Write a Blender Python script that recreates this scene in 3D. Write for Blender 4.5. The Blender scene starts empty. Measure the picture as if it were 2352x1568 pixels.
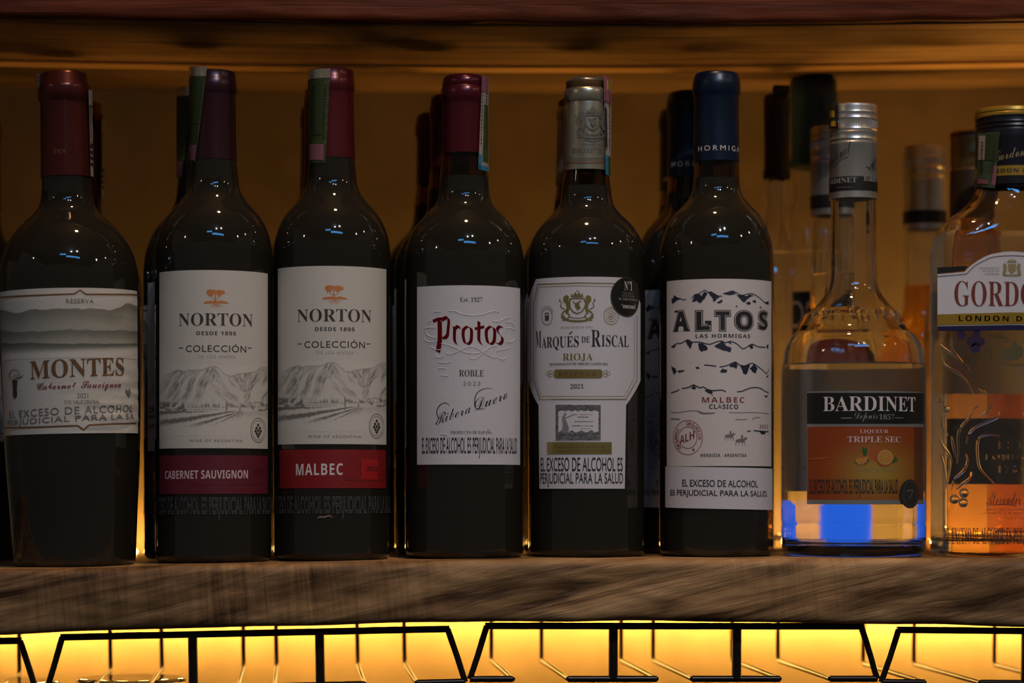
import bpy, bmesh, math, random
import numpy as np
from math import sin, cos, pi, radians, atan2, sqrt
from mathutils import Vector, Matrix, noise
from mathutils.geometry import tessellate_polygon
random.seed(7)
SC = bpy.context.scene
COL = SC.collection
# ------------------------------------------------------------------ camera, world, exposure, lamps
F, CX, YH, PSI, ZC = 5700.0, 1176.0, 1130.0, radians(5.0), 1.36     # focal length (px), principal column, horizon row, yaw, camera height
CAM = Vector((0, 0, ZC))
cam_d = bpy.data.cameras.new('camera')
cam = bpy.data.objects.new('camera', cam_d)
COL.objects.link(cam)
cam.location = CAM
cam.rotation_euler = (pi / 2, 0, -PSI)
cam_d.sensor_width = 36
cam_d.lens = 36 * F / 2352
cam_d.shift_y = (YH - 784) / 2352
cam_d.clip_start = 0.05
cam_d.dof.use_dof = True
cam_d.dof.focus_distance = 1.485
cam_d.dof.aperture_fstop = 4.5
SC.camera = cam
SC.view_settings.view_transform = 'Standard'
SC.view_settings.look = 'None'
SC.view_settings.gamma = 1
SC.view_settings.use_curve_mapping = False
SC.view_settings.exposure = 0.0
wd = bpy.data.worlds.new('World')
SC.world = wd
wd.use_nodes = True
wd.node_tree.nodes['Background'].inputs[0].default_value = (1.0, 0.93, 0.85, 1)
wd.node_tree.nodes['Background'].inputs[1].default_value = 0.05
LED_UP, LED_DOWN = 470.0, 225.0            # radiance of the diodes above / below the lower plank
LED_COL = (1.0, 0.52, 0.11)
FRONT_LAMPS = [                           # x, y, z above camera, radius, radiance, colour
    (0.15, 1.22, 1.55, 0.045, 400, (1.0, 0.58, 0.25)),
    (0.25, -0.55, 1.95, 0.045, 190, (0.72, 0.84, 1.0)),
    (1.55, 0.35, 1.15, 0.040, 60, (1.0, 0.78, 0.55)),
    (-1.75, 0.55, 1.05, 0.035, 50, (1.0, 0.78, 0.55)),
    (2.30, 0.85, 1.45, 0.040, 50, (1.0, 0.78, 0.55)),
]
BLUE_RAD = 9.0
# ceiling spotlight aimed at the middle and right of the shelf
SPOT_POS, SPOT_AIM, SPOT_W = Vector((0.62, -0.35, ZC + 1.90)), Vector((0.20, 1.49, ZC + 0.06)), 82.0
sp = bpy.data.lights.new('spot_beam', 'SPOT')
sp.energy = SPOT_W
sp.color = (1.0, 0.88, 0.77)
sp.spot_size = radians(24)
sp.spot_blend = 1.0
sp.shadow_soft_size = 0.03
SC.cycles.max_bounces = 24
SC.cycles.transmission_bounces = 20
SC.cycles.glossy_bounces = 8
SC.cycles.transparent_max_bounces = 12
SC.cycles.sample_clamp_indirect = 6.0

def ray(px, py):
    u, v = (px - CX) / F, (YH - py) / F
    return Vector((sin(PSI) + u * cos(PSI), cos(PSI) - u * sin(PSI), v))
def at(px, py, Y):
    d = ray(px, py)
    return CAM + d * (Y / d.y)
def proj(P):
    P = np.asarray(P, float) - np.array(CAM)
    t = P[:, 0] * sin(PSI) + P[:, 1] * cos(PSI)
    u = (P[:, 0] * cos(PSI) - P[:, 1] * sin(PSI)) / t
    return CX + u * F, YH - P[:, 2] / t * F

# ------------------------------------------------------------------ materials
def lin(c):
    return tuple((x / 255 / 12.92 if x <= 10 else ((x / 255 + 0.055) / 1.055) ** 2.4) for x in c)
MATS = {}
def mat(name, rgb=(0.5, 0.5, 0.5), rough=0.5, metal=0.0, spec=0.5, trans=0.0, ior=1.5, coat=0.0, emit=None, estr=0, bump=0, bscale=400, mott=0):
    if name in MATS:
        return MATS[name]
    m = bpy.data.materials.new(name)
    m.use_nodes = True
    nt = m.node_tree
    b = nt.nodes['Principled BSDF']
    b.inputs['Base Color'].default_value = (*rgb, 1)
    b.inputs['Roughness'].default_value = rough
    b.inputs['Metallic'].default_value = metal
    b.inputs['Specular IOR Level'].default_value = spec
    b.inputs['Transmission Weight'].default_value = trans
    b.inputs['IOR'].default_value = ior
    b.inputs['Coat Weight'].default_value = coat
    if emit:
        b.inputs['Emission Color'].default_value = (*emit, 1)
        b.inputs['Emission Strength'].default_value = estr
    if bump or mott:
        tc = nt.nodes.new('ShaderNodeTexCoord')
        n = nt.nodes.new('ShaderNodeTexNoise')
        n.inputs['Scale'].default_value = bscale
        n.inputs['Detail'].default_value = 3
        nt.links.new(tc.outputs['Object'], n.inputs['Vector'])
        if bump:
            bp = nt.nodes.new('ShaderNodeBump')
            bp.inputs['Strength'].default_value = bump
            bp.inputs['Distance'].default_value = 0.0006
            nt.links.new(n.outputs['Fac'], bp.inputs['Height'])
            nt.links.new(bp.outputs['Normal'], b.inputs['Normal'])
        if mott:
            r = nt.nodes.new('ShaderNodeMix')
            r.data_type = 'RGBA'
            r.blend_type = 'MULTIPLY'
            r.inputs[0].default_value = 1
            r.inputs[6].default_value = (*rgb, 1)
            cr = nt.nodes.new('ShaderNodeValToRGB')
            cr.color_ramp.elements[0].position = 0.3
            cr.color_ramp.elements[1].position = 0.7
            cr.color_ramp.elements[0].color = (1 - mott,) * 3 + (1,)
            nt.links.new(n.outputs['Fac'], cr.inputs['Fac'])
            nt.links.new(cr.outputs['Color'], r.inputs[7])
            nt.links.new(r.outputs[2], b.inputs['Base Color'])
    MATS[name] = m
    return m
def vcol_mat(name, rough=0.6, bump=0.15):
    m = mat(name, (0.5, 0.5, 0.5), rough, bump=bump, bscale=900)
    nt = m.node_tree
    if 'va' not in nt.nodes:
        a = nt.nodes.new('ShaderNodeVertexColor')
        a.name = 'va'
        a.layer_name = 'Col'
        nt.links.new(a.outputs['Color'], nt.nodes['Principled BSDF'].inputs['Base Color'])
    return m
def wood(name, dark, mid, light, sc=(5, 40, 40), rot=0.0, rough=0.6, bump=0.5, sc2=None, rot2=0.0, mix2=0.5, stain=0.6):
    m = bpy.data.materials.new(name)
    m.use_nodes = True
    nt = m.node_tree
    L = nt.links.new
    b = nt.nodes['Principled BSDF']
    tc = nt.nodes.new('ShaderNodeTexCoord')
    def layer(scale, r, detail=6, dist=0.6):
        mp = nt.nodes.new('ShaderNodeMapping')
        mp.inputs['Rotation'].default_value = (0, r, 0)
        mp2 = nt.nodes.new('ShaderNodeMapping')
        mp2.inputs['Scale'].default_value = scale
        n = nt.nodes.new('ShaderNodeTexNoise')
        n.inputs['Scale'].default_value = 1
        n.inputs['Detail'].default_value = detail
        n.inputs['Roughness'].default_value = 0.62
        n.inputs['Distortion'].default_value = dist
        L(tc.outputs['Object'], mp.inputs['Vector'])
        L(mp.outputs['Vector'], mp2.inputs['Vector'])
        L(mp2.outputs['Vector'], n.inputs['Vector'])
        return n.outputs['Fac']
    g = layer(sc, rot)
    if sc2:
        g2 = layer(sc2, rot2)
        w = layer((3.2, 3, 2.2), 0, 2, 0.2)
        cw = nt.nodes.new('ShaderNodeValToRGB')
        cw.color_ramp.elements[0].position = 0.55
        cw.color_ramp.elements[1].position = 0.66
        cw.color_ramp.elements[1].color = (0.42, 0.42, 0.42, 1)
        L(w, cw.inputs['Fac'])
        mx = nt.nodes.new('ShaderNodeMix')
        L(cw.outputs['Color'], mx.inputs[0])
        L(g, mx.inputs[2])
        L(g2, mx.inputs[3])
        g = mx.outputs[0]
    cr = nt.nodes.new('ShaderNodeValToRGB')
    e = cr.color_ramp.elements
    e[0].position, e[0].color = 0.36, (*dark, 1)
    e[1].position, e[1].color = 0.64, (*light, 1)
    k = cr.color_ramp.elements.new(0.5)
    k.color = (*mid, 1)
    L(g, cr.inputs['Fac'])
    st = layer((4, 4, 9), 0, 4, 0.5)
    cs = nt.nodes.new('ShaderNodeValToRGB')
    cs.color_ramp.elements[0].position = 0.35
    cs.color_ramp.elements[0].color = (1 - stain,) * 3 + (1,)
    cs.color_ramp.elements[1].position = 0.6
    L(st, cs.inputs['Fac'])
    mm = nt.nodes.new('ShaderNodeMix')
    mm.data_type = 'RGBA'
    mm.blend_type = 'MULTIPLY'
    mm.inputs[0].default_value = 1
    L(cr.outputs['Color'], mm.inputs[6])
    L(cs.outputs['Color'], mm.inputs[7])
    L(mm.outputs[2], b.inputs['Base Color'])
    bp = nt.nodes.new('ShaderNodeBump')
    bp.inputs['Strength'].default_value = bump
    bp.inputs['Distance'].default_value = 0.003
    L(g, bp.inputs['Height'])
    L(bp.outputs['Normal'], b.inputs['Normal'])
    b.inputs['Roughness'].default_value = rough
    b.inputs['Specular IOR Level'].default_value = 0.2
    MATS[name] = m
    return m

def paper_thin(name, rgb):
    m = mat(name, rgb, 0.6)
    nt = m.node_tree
    tr = nt.nodes.new('ShaderNodeBsdfTranslucent')
    tr.inputs['Color'].default_value = (*rgb, 1)
    mx = nt.nodes.new('ShaderNodeMixShader')
    mx.inputs[0].default_value = 0.4
    nt.links.new(nt.nodes['Principled BSDF'].outputs[0], mx.inputs[1])
    nt.links.new(tr.outputs[0], mx.inputs[2])
    nt.links.new(mx.outputs[0], nt.nodes['Material Output'].inputs['Surface'])
    return m
M_ROD = mat('black_iron_rod', (0.024, 0.018, 0.013), 0.3, 0.6)
M_DARKGLASS = mat('dark_wine_glass', (0.016, 0.014, 0.010), 0.035, spec=0.55, ior=1.52)
M_GLASS = mat('clear_glass', (0.97, 0.98, 0.97), 0.0, trans=1, ior=1.5)
M_LIQ = mat('clear_spirit', (0.99, 0.99, 0.985), 0.0, trans=1, ior=1.36)
M_AMBER = mat('amber_liqueur', (0.85, 0.42, 0.07), 0.0, trans=1, ior=1.36)
M_BLUE = mat('blue_liqueur', (0.05, 0.30, 1.0), 0.0, trans=1, ior=1.36)
M_OLIVE = mat('olive_neck_glass', (0.36, 0.25, 0.08), 0.0, trans=1, ior=1.5)
CREAM = (0.60, 0.565, 0.50)
PAPER = (0.62, 0.60, 0.63)
M_CREAM = mat('cream_label_paper', CREAM, 0.55, bump=0.12, bscale=1400, mott=0.10)
M_PAPER = mat('white_label_paper', PAPER, 0.5, bump=0.12, bscale=1400, mott=0.10)
M_PAPERW = mat('warm_white_label_paper', (0.66, 0.60, 0.58), 0.55, bump=0.12, bscale=1400, mott=0.10)
M_INK = mat('black_ink', (0.018, 0.016, 0.017), 0.5)
M_SOFTINK = mat('brown_black_ink', (0.045, 0.036, 0.028), 0.5)
M_GREYINK = mat('grey_ink', (0.17, 0.16, 0.15), 0.5)
M_PALEINK = mat('pale_grey_ink', (0.33, 0.31, 0.28), 0.5)
M_NAVY = mat('navy_ink', (0.014, 0.018, 0.035), 0.5)
M_REDINK = mat('dark_red_ink', (0.20, 0.035, 0.035), 0.5)
M_REDFOIL = mat('red_foil', (0.26, 0.008, 0.014), 0.25, metal=0.7)
M_PURPLE = mat('burgundy_ink', (0.16, 0.035, 0.05), 0.5)
M_BRONZE = mat('bronze_foil', (0.24, 0.125, 0.06), 0.35, metal=0.5)
M_COPPER = mat('copper_foil', (0.72, 0.25, 0.075), 0.4, metal=0.4)
M_GOLD = mat('gold_foil', (0.52, 0.42, 0.16), 0.3, metal=0.85)
M_GOLDINK = mat('gold_ink', (0.34, 0.27, 0.13), 0.45, metal=0.3)
M_WHITEINK = mat('white_ink', (0.66, 0.60, 0.58), 0.5)
M_PINKINK = mat('pale_pink_ink', (0.62, 0.46, 0.46), 0.5)
M_GHOST = mat('grey_warning_ink', (0.095, 0.095, 0.10), 0.4)

# ------------------------------------------------------------------ object helpers
def link(name, me, parent=None, mats=None, smooth=True):
    for m in (mats if isinstance(mats, (list, tuple)) else [mats] if mats else []):
        me.materials.append(m)
    if smooth:
        me.polygons.foreach_set('use_smooth', [True] * len(me.polygons))
    o = bpy.data.objects.new(name, me)
    COL.objects.link(o)
    if parent:
        o.parent = parent
    return o
def mesh(name, verts, faces, parent=None, m=None, smooth=True):
    me = bpy.data.meshes.new(name)
    me.from_pydata([tuple(v) for v in verts], [], faces)
    me.update()
    return link(name, me, parent, m, smooth)
def tag(o, label=None, cat=None, group=None, kind=None):
    for k, v in (('label', label), ('category', cat), ('group', group), ('kind', kind)):
        if v:
            o[k] = v
    return o
def empty(name, loc, rot=(0, 0, 0)):
    o = bpy.data.objects.new(name, None)
    COL.objects.link(o)
    o.empty_display_size = 0.02
    o.location = loc
    o.rotation_euler = rot
    return o
def copy_tree(o, parent=None):
    c = o.copy()
    COL.objects.link(c)
    if parent:
        c.parent = parent
    for ch in list(KIDS(o)):
        copy_tree(ch, c)
    return c
def KIDS(o):
    return [x for x in COL.objects if x.parent == o]
def sharp(o, deg=35):
    try:
        o.data.set_sharp_from_angle(angle=radians(deg))
    except Exception:
        pass
    return o
def pchip(xs, ys, q):
    xs, ys, q = map(lambda a: np.asarray(a, float), (xs, ys, q))
    h = np.diff(xs)
    d = np.diff(ys) / h
    m = np.zeros_like(ys)
    for i in range(1, len(xs) - 1):
        if d[i - 1] * d[i] > 0:
            w1, w2 = 2 * h[i] + h[i - 1], h[i] + 2 * h[i - 1]
            m[i] = (w1 + w2) / (w1 / d[i - 1] + w2 / d[i])
    m[0], m[-1] = d[0], d[-1]
    i = np.clip(np.searchsorted(xs, q) - 1, 0, len(xs) - 2)
    t = (q - xs[i]) / h[i]
    return ((2 * t**3 - 3 * t**2 + 1) * ys[i] + (t**3 - 2 * t**2 + t) * h[i] * m[i]
            + (-2 * t**3 + 3 * t**2) * ys[i + 1] + (t**3 - t**2) * h[i] * m[i + 1])
def lathe_data(prof, n=80):
    """prof: list of (r, z) from bottom axis to top axis; outward normals."""
    V, Fc, rings = [], [], []
    for r, z in prof:
        if r < 1e-6:
            rings.append([len(V)])
            V.append((0, 0, z))
        else:
            rings.append(list(range(len(V), len(V) + n)))
            V += [(r * sin(2 * pi * i / n), -r * cos(2 * pi * i / n), z) for i in range(n)]
    for a, b in zip(rings[:-1], rings[1:]):
        for i in range(n):
            j = (i + 1) % n
            if len(a) == 1 and len(b) == 1:
                continue
            if len(a) == 1:
                Fc.append((a[0], b[j], b[i]))
            elif len(b) == 1:
                Fc.append((a[i], a[j], b[0]))
            else:
                Fc.append((a[i], a[j], b[j], b[i]))
    return V, Fc
def lathe(name, prof, parent=None, m=None, n=80, ang=40):
    V, Fc = lathe_data(prof, n)
    return sharp(mesh(name, V, Fc, parent, m), ang)
def tube_data(pts, r, n=8, cap=True, flat=1.0):
    pts = [Vector(p) for p in pts]
    V, Fc = [], []
    up = Vector((0.0137, 0.0271, 1)).normalized()
    for i, p in enumerate(pts):
        t = (pts[min(i + 1, len(pts) - 1)] - pts[max(i - 1, 0)]).normalized()
        u = up if abs(t.dot(up)) < 0.9 else Vector((1, 0.02, 0.01))
        a = t.cross(u).normalized()
        b = t.cross(a).normalized()
        rr = r[i] if isinstance(r, (list, tuple)) else r
        V += [p + (a * cos(2 * pi * k / n) + b * sin(2 * pi * k / n) * flat) * rr for k in range(n)]
    for i in range(len(pts) - 1):
        for k in range(n):
            q = (k + 1) % n
            Fc.append((i * n + k, i * n + q, (i + 1) * n + q, (i + 1) * n + k))
    if cap:
        Fc.append(tuple(range(n)))
        Fc.append(tuple(reversed(range((len(pts) - 1) * n, len(pts) * n))))
    return V, Fc
def tube(name, pts, r, parent=None, m=None, n=8, flat=1.0):
    V, Fc = tube_data(pts, r, n, True, flat)
    o = mesh(name, V, Fc, parent, m)
    bm = bmesh.new()
    bm.from_mesh(o.data)
    bmesh.ops.recalc_face_normals(bm, faces=bm.faces)
    bm.to_mesh(o.data)
    bm.free()
    return sharp(o, 50)
def box(name, lo, hi, parent=None, m=None, bev=0.0):
    bm = bmesh.new()
    bmesh.ops.create_cube(bm, size=1)
    for v in bm.verts:
        v.co = Vector([(lo[i] + hi[i]) / 2 + v.co[i] * (hi[i] - lo[i]) for i in range(3)])
    if bev:
        bmesh.ops.bevel(bm, geom=bm.edges[:], offset=bev, segments=2, affect='EDGES', profile=0.5)
    me = bpy.data.meshes.new(name)
    bm.to_mesh(me)
    bm.free()
    return link(name, me, parent, m, bool(bev))
def smooth_pts(P, k=6, closed=False):
    P = [np.array(p, float) for p in P]
    n = len(P)
    out = []
    for i in range(n if closed else n - 1):
        g = (lambda j: P[j % n]) if closed else (lambda j: P[min(max(j, 0), n - 1)])
        p0, p1, p2, p3 = g(i - 1), g(i), g(i + 1), g(i + 2)
        for s in range(k):
            t = s / k
            out.append(0.5 * (2 * p1 + (p2 - p0) * t + (2 * p0 - 5 * p1 + 4 * p2 - p3) * t * t + (3 * p1 - p0 - 3 * p2 + p3) * t**3))
    if not closed:
        out.append(P[-1])
    return out

# ------------------------------------------------------------------ lettering
SER = (0x1D400, 0x1D41A, 0x1D7CE)
FONTS = {'sans': None, 'serif': SER, 'sansb': (0x1D5D4, 0x1D5EE, 0x1D7EC), 'script': (0x1D4D0, 0x1D4EA, 0x1D7CE),
         'ital': (0x1D468, 0x1D482, 0x1D7CE), 'frak': (0x1D56C, 0x1D586, 0x1D7CE)}
def conv(s, font):
    f = FONTS[font]
    if not f:
        return s
    o = ''
    for c in s:
        if 'A' <= c <= 'Z':
            o += chr(f[0] + ord(c) - 65)
        elif 'a' <= c <= 'z':
            o += chr(f[1] + ord(c) - 97)
        elif '0' <= c <= '9':
            o += chr(f[2] + ord(c) - 48)
        else:
            o += c
    return o
TC = {}
def text2d(s, font='sans', off=0.0, track=1.0):
    k = (s, font, off, track)
    if k not in TC:
        c = bpy.data.curves.new('t', 'FONT')
        c.body = conv(s, font)
        c.offset = off
        c.resolution_u = 4
        c.space_character = track
        o = bpy.data.objects.new('t', c)
        COL.objects.link(o)
        dg = bpy.context.evaluated_depsgraph_get()
        me = bpy.data.meshes.new_from_object(o.evaluated_get(dg))
        V = np.array([v.co[:2] for v in me.vertices]) if len(me.vertices) else np.zeros((0, 2))
        Fc = [tuple(p.vertices) for p in me.polygons]
        bpy.data.objects.remove(o)
        bpy.data.curves.remove(c)
        bpy.data.meshes.remove(me)
        TC[k] = (V, Fc)
    return TC[k]

class Bottle:
    """A standing thing seen at column cx; its own frame maps picture points onto its surface."""
    def __init__(s, cx, Y, z, tilt=0.0, yref=1280):
        d = ray(cx, yref)
        s.t = Y / d.y
        s.k = s.t / F
        s.x, s.y, s.z = CAM.x + d.x * s.t, Y, z
        s.tilt = tilt
        s.M = Matrix.Translation((s.x, s.y, s.z)) @ Matrix.Rotation(tilt, 4, 'Y')
        s.Mi = s.M.inverted()
        s.o = s.Mi @ CAM
        s.M3 = s.Mi.to_3x3()
    def lz(s, py):
        return ZC + (YH - py) * s.k - s.z
    def P(s, px, py, R, flat=False):
        d = s.M3 @ ray(px, py)
        o = s.o
        if flat:
            t = (-R - o.y) / d.y
            p = o + d * t
            return p.x, p.z
        a, b, c = d.x**2 + d.y**2, 2 * (o.x * d.x + o.y * d.y), o.x**2 + o.y**2 - R * R
        D = max(b * b - 4 * a * c, 0)
        p = o + d * ((-b - sqrt(D)) / (2 * a))
        return atan2(p.x, -p.y) * R, p.z
    def root(s, name, label, cat, group=None):
        e = empty(name, (s.x, s.y, s.z), (0, s.tilt, 0))
        tag(e, label, cat, group)
        s.e = e
        return e

class Print:
    """Flat print on a cylinder (radius R) or a flat face (at -R) of bottle b."""
    def __init__(s, b, R, flat=False, disp=None, step=0.0022):
        s.b, s.R, s.flat, s.disp, s.step = b, R, flat, disp, step
        s.V, s.F, s.I, s.mats = [], [], [], []
    def pt(s, px, py):
        return s.b.P(px, py, s.R, s.flat)
    def pts(s, L):
        return [s.pt(*p) for p in L]
    def to3(s, a, z, h):
        d = s.disp(a, z) if s.disp else 0
        if s.flat:
            return (a, -s.R - h - d, z)
        r = s.R + h + d
        return (r * sin(a / s.R), -r * cos(a / s.R), z)
    def add(s, V2, Fc, m, lay=1):
        if len(V2) == 0:
            return
        if m not in s.mats:
            s.mats.append(m)
        mi = s.mats.index(m)
        h = 0.00006 + 0.00005 * lay
        bm = bmesh.new()
        vs = [bm.verts.new((v[0], v[1], 0)) for v in V2]
        for f in Fc:
            try:
                bm.faces.new([vs[i] for i in f])
            except ValueError:
                pass
        if not s.flat or s.disp:
            a0, a1 = min(v[0] for v in V2), max(v[0] for v in V2)
            q = math.ceil(a0 / s.step) * s.step
            while q < a1:
                bmesh.ops.bisect_plane(bm, geom=bm.verts[:] + bm.edges[:] + bm.faces[:], dist=1e-7, plane_co=(q, 0, 0), plane_no=(1, 0, 0))
                q += s.step
        if s.disp:
            z0, z1 = min(v[1] for v in V2), max(v[1] for v in V2)
            q = math.ceil(z0 / 0.0011) * 0.0011
            while q < z1:
                bmesh.ops.bisect_plane(bm, geom=bm.verts[:] + bm.edges[:] + bm.faces[:], dist=1e-7, plane_co=(0, q, 0), plane_no=(0, 1, 0))
                q += 0.0011
        base = len(s.V)
        bm.verts.index_update()
        s.V += [s.to3(v.co.x, v.co.y, h) for v in bm.verts]
        for f in bm.faces:
            ix = [base + v.index for v in f.verts]
            if f.normal.z < 0:
                ix.reverse()
            s.F.append(ix)
            s.I.append(mi)
        bm.free()
    def txt(s, t, x0, x1, yt, yb, m, font='sans', slope=0.0, lay=1, off=0.0, track=1.0, pad=0.0, bb=None):
        V, Fc = text2d(t, font, off, track)
        if not len(V):
            return
        lo, hi = bb if bb else (V.min(0), V.max(0))
        xc, yc = (x0 + x1) / 2, (yt + yb) / 2
        a0, a1 = s.pt(x0, yc)[0], s.pt(x1, yc)[0]
        zt, zb = s.pt(xc, yt)[1], s.pt(xc, yb)[1]
        W = (V - lo) / (np.array(hi) - lo)
        A = a0 + W[:, 0] * (a1 - a0)
        Z = zb + W[:, 1] * (zt - zb) - slope * (A - (a0 + a1) / 2)
        s.add(list(zip(A, Z)), Fc, m, lay)
    def poly(s, P, m, lay=1, raw=False):
        Q = P if raw else s.pts(P)
        tri = tessellate_polygon([[Vector((q[0], q[1], 0)) for q in Q]])
        s.add(Q, [tuple(t) for t in tri], m, lay)
    def stroke(s, P, w, m, lay=1, closed=False, k=5, raw=False, taper=False):
        Q = smooth_pts(P if raw else s.pts(P), k, closed)
        ws = w * s.b.k if not raw else w
        V, Fc, n = [], [], len(Q)
        for i, q in enumerate(Q):
            a = Q[(i - 1) % n if closed else max(i - 1, 0)]
            b = Q[(i + 1) % n if closed else min(i + 1, n - 1)]
            t = b - a
            L = max(np.hypot(*t), 1e-9)
            nrm = np.array([-t[1], t[0]]) / L * ws / 2
            if taper:
                f = i / (n - 1)
                nrm = nrm * (0.35 + 0.65 * sin(pi * min(max(f, 0.04), 0.96)))
            V += [q + nrm, q - nrm]
        for i in range(n if closed else n - 1):
            j = (i + 1) % n
            Fc.append((2 * i, 2 * i + 1, 2 * j + 1, 2 * j))
        s.add(V, Fc, m, lay)
    def nib(s, P, nx, ny, m, lay=1, k=6):
        """broad-pen stroke: the nib is the slanted segment (nx, ny) in picture px."""
        Q = smooth_pts(P, k)
        A = [s.pt(q[0] - nx / 2, q[1] - ny / 2) for q in Q]
        B = [s.pt(q[0] + nx / 2, q[1] + ny / 2) for q in Q]
        V, Fc = [], []
        for a, b in zip(A, B):
            V += [a, b]
        for i in range(len(Q) - 1):
            Fc.append((2 * i, 2 * i + 1, 2 * i + 3, 2 * i + 2))
        s.add(V, Fc, m, lay)
    def disc(s, px, py, rx, ry, m, lay=1, n=28):
        s.poly([(px + rx * cos(2 * pi * i / n), py + ry * sin(2 * pi * i / n)) for i in range(n)], m, lay)
    def ring(s, px, py, rx, ry, w, m, lay=1, n=30, a0=0, a1=360):
        cl = a1 - a0 >= 360
        P = [(px + rx * cos(radians(a0 + (a1 - a0) * i / n)), py + ry * sin(radians(a0 + (a1 - a0) * i / n))) for i in range(n if cl else n + 1)]
        s.stroke(P, w, m, lay, cl, 1)
    def arctext(s, t, px, py, rx, ry, h, a0, a1, m, font='sansb', lay=1):
        for i, c in enumerate(t):
            if c == ' ':
                continue
            ang = radians(a0 + (a1 - a0) * (i + 0.5) / len(t))
            V, Fc = text2d(c, font)
            if not len(V):
                continue
            ctr = (V.min(0) + V.max(0)) / 2
            up = np.array([cos(ang), sin(ang)])
            rt = np.array([-sin(ang), cos(ang)])
            W = (V - ctr) * h / 0.72
            P = [(px + rx * up[0] + w[0] * rt[0] * rx / ry + w[1] * up[0] * rx / ry, py + ry * up[1] + w[0] * rt[1] + w[1] * up[1]) for w in W]
            s.add(s.pts(P), Fc, m, lay)
    def build(s, parent, name='printing'):
        me = bpy.data.meshes.new(name)
        me.from_pydata(s.V, [], s.F)
        for m in s.mats:
            me.materials.append(m)
        me.polygons.foreach_set('material_index', s.I)
        me.update()
        o = link(name, me, parent, None, False)
        o['kind'] = 'stuff'          # many tiny flat marks joined into one part
        return o
    def patch(s, name, parent, m, a0, a1, zf0, zf1, na=40, nz=2, h=0.0, thick=0.00012):
        """a sheet of paper from arc a0 to a1 between the curves zf0(a), zf1(a); front skin, rim and back."""
        V, Fc = [], []
        for hh in (h, h - thick):
            for j in range(nz + 1):
                for i in range(na + 1):
                    a = a0 + (a1 - a0) * i / na
                    z0, z1 = zf0(a), zf1(a)
                    V.append(s.to3(a, z0 + (z1 - z0) * j / nz, hh))
        N = (na + 1) * (nz + 1)
        for j in range(nz):
            for i in range(na):
                q = j * (na + 1) + i
                Fc.append((q, q + 1, q + na + 2, q + na + 1))
                Fc.append((N + q, N + q + na + 1, N + q + na + 2, N + q + 1))
        rim = [i for i in range(na + 1)] + [(j + 1) * (na + 1) - 1 for j in range(1, nz + 1)] + \
              [nz * (na + 1) + i for i in range(na - 1, -1, -1)] + [j * (na + 1) for j in range(nz - 1, 0, -1)]
        for a, b in zip(rim, rim[1:] + rim[:1]):
            Fc.append((a, N + a, N + b, b))
        o = mesh(name, V, Fc, parent, m)
        return sharp(o, 40)
    def rect(s, name, parent, m, x0, x1, yt, yb, **kw):
        yc = (yt + yb) / 2
        xc = (x0 + x1) / 2
        a0, a1 = s.pt(x0, yc)[0], s.pt(x1, yc)[0]
        zt, zb = s.pt(xc, yt)[1], s.pt(xc, yb)[1]
        return s.patch(name, parent, m, a0, a1, lambda a: zb, lambda a: zt, **kw)
    def raster(s, name, parent, m, x0, x1, yt, yb, nx, ny, fn, lay=0):
        yc, xc = (yt + yb) / 2, (x0 + x1) / 2
        a0, a1 = s.pt(x0, yc)[0], s.pt(x1, yc)[0]
        zt, zb = s.pt(xc, yt)[1], s.pt(xc, yb)[1]
        return s.grid(name, parent, m, a0, a1, zb, zt, nx, ny, fn, lay)
    def grid(s, name, parent, m, a0, a1, zb, zt, nx, ny, fn, lay=0):
        A, Z = np.meshgrid(np.linspace(a0, a1, nx), np.linspace(zb, zt, ny))
        A, Z = A.ravel(), Z.ravel()
        h = 0.00006 + 0.00005 * lay
        P = np.array([s.to3(a, z, h) for a, z in zip(A, Z)])
        W = P @ np.array(s.b.M.to_3x3()).T + np.array(s.b.M.translation)
        px, py = proj(W)
        C = fn(px, py)
        me = bpy.data.meshes.new(name)
        I = np.arange(nx * ny).reshape(ny, nx)
        Q = np.stack([I[:-1, :-1], I[:-1, 1:], I[1:, 1:], I[1:, :-1]], -1).reshape(-1, 4)
        me.from_pydata(P.tolist(), [], Q.tolist())
        ca = me.color_attributes.new('Col', 'FLOAT_COLOR', 'POINT')
        ca.data.foreach_set('color', np.concatenate([C, np.ones((len(C), 1))], 1).astype('f').ravel())
        me.update()
        return link(name, me, parent, m, True)

# numpy noise for printed pictures
RNG = np.random.RandomState(3)
_T = RNG.rand(256, 256)
def vnoise(x, y):
    xi, yi = np.floor(x).astype(int), np.floor(y).astype(int)
    fx, fy = x - xi, y - yi
    fx, fy = fx * fx * (3 - 2 * fx), fy * fy * (3 - 2 * fy)
    g = lambda a, b: _T[a % 256, b % 256]
    return (g(xi, yi) * (1 - fx) + g(xi + 1, yi) * fx) * (1 - fy) + (g(xi, yi + 1) * (1 - fx) + g(xi + 1, yi + 1) * fx) * fy
def fbm(x, y, o=4):
    return sum(vnoise(x * 2**i + 17 * i, y * 2**i + 5 * i) / 2**(i + 1) for i in range(o))
def sstep(a, b, x):
    t = np.clip((x - a) / (b - a), 0, 1)
    return t * t * (3 - 2 * t)

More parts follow.
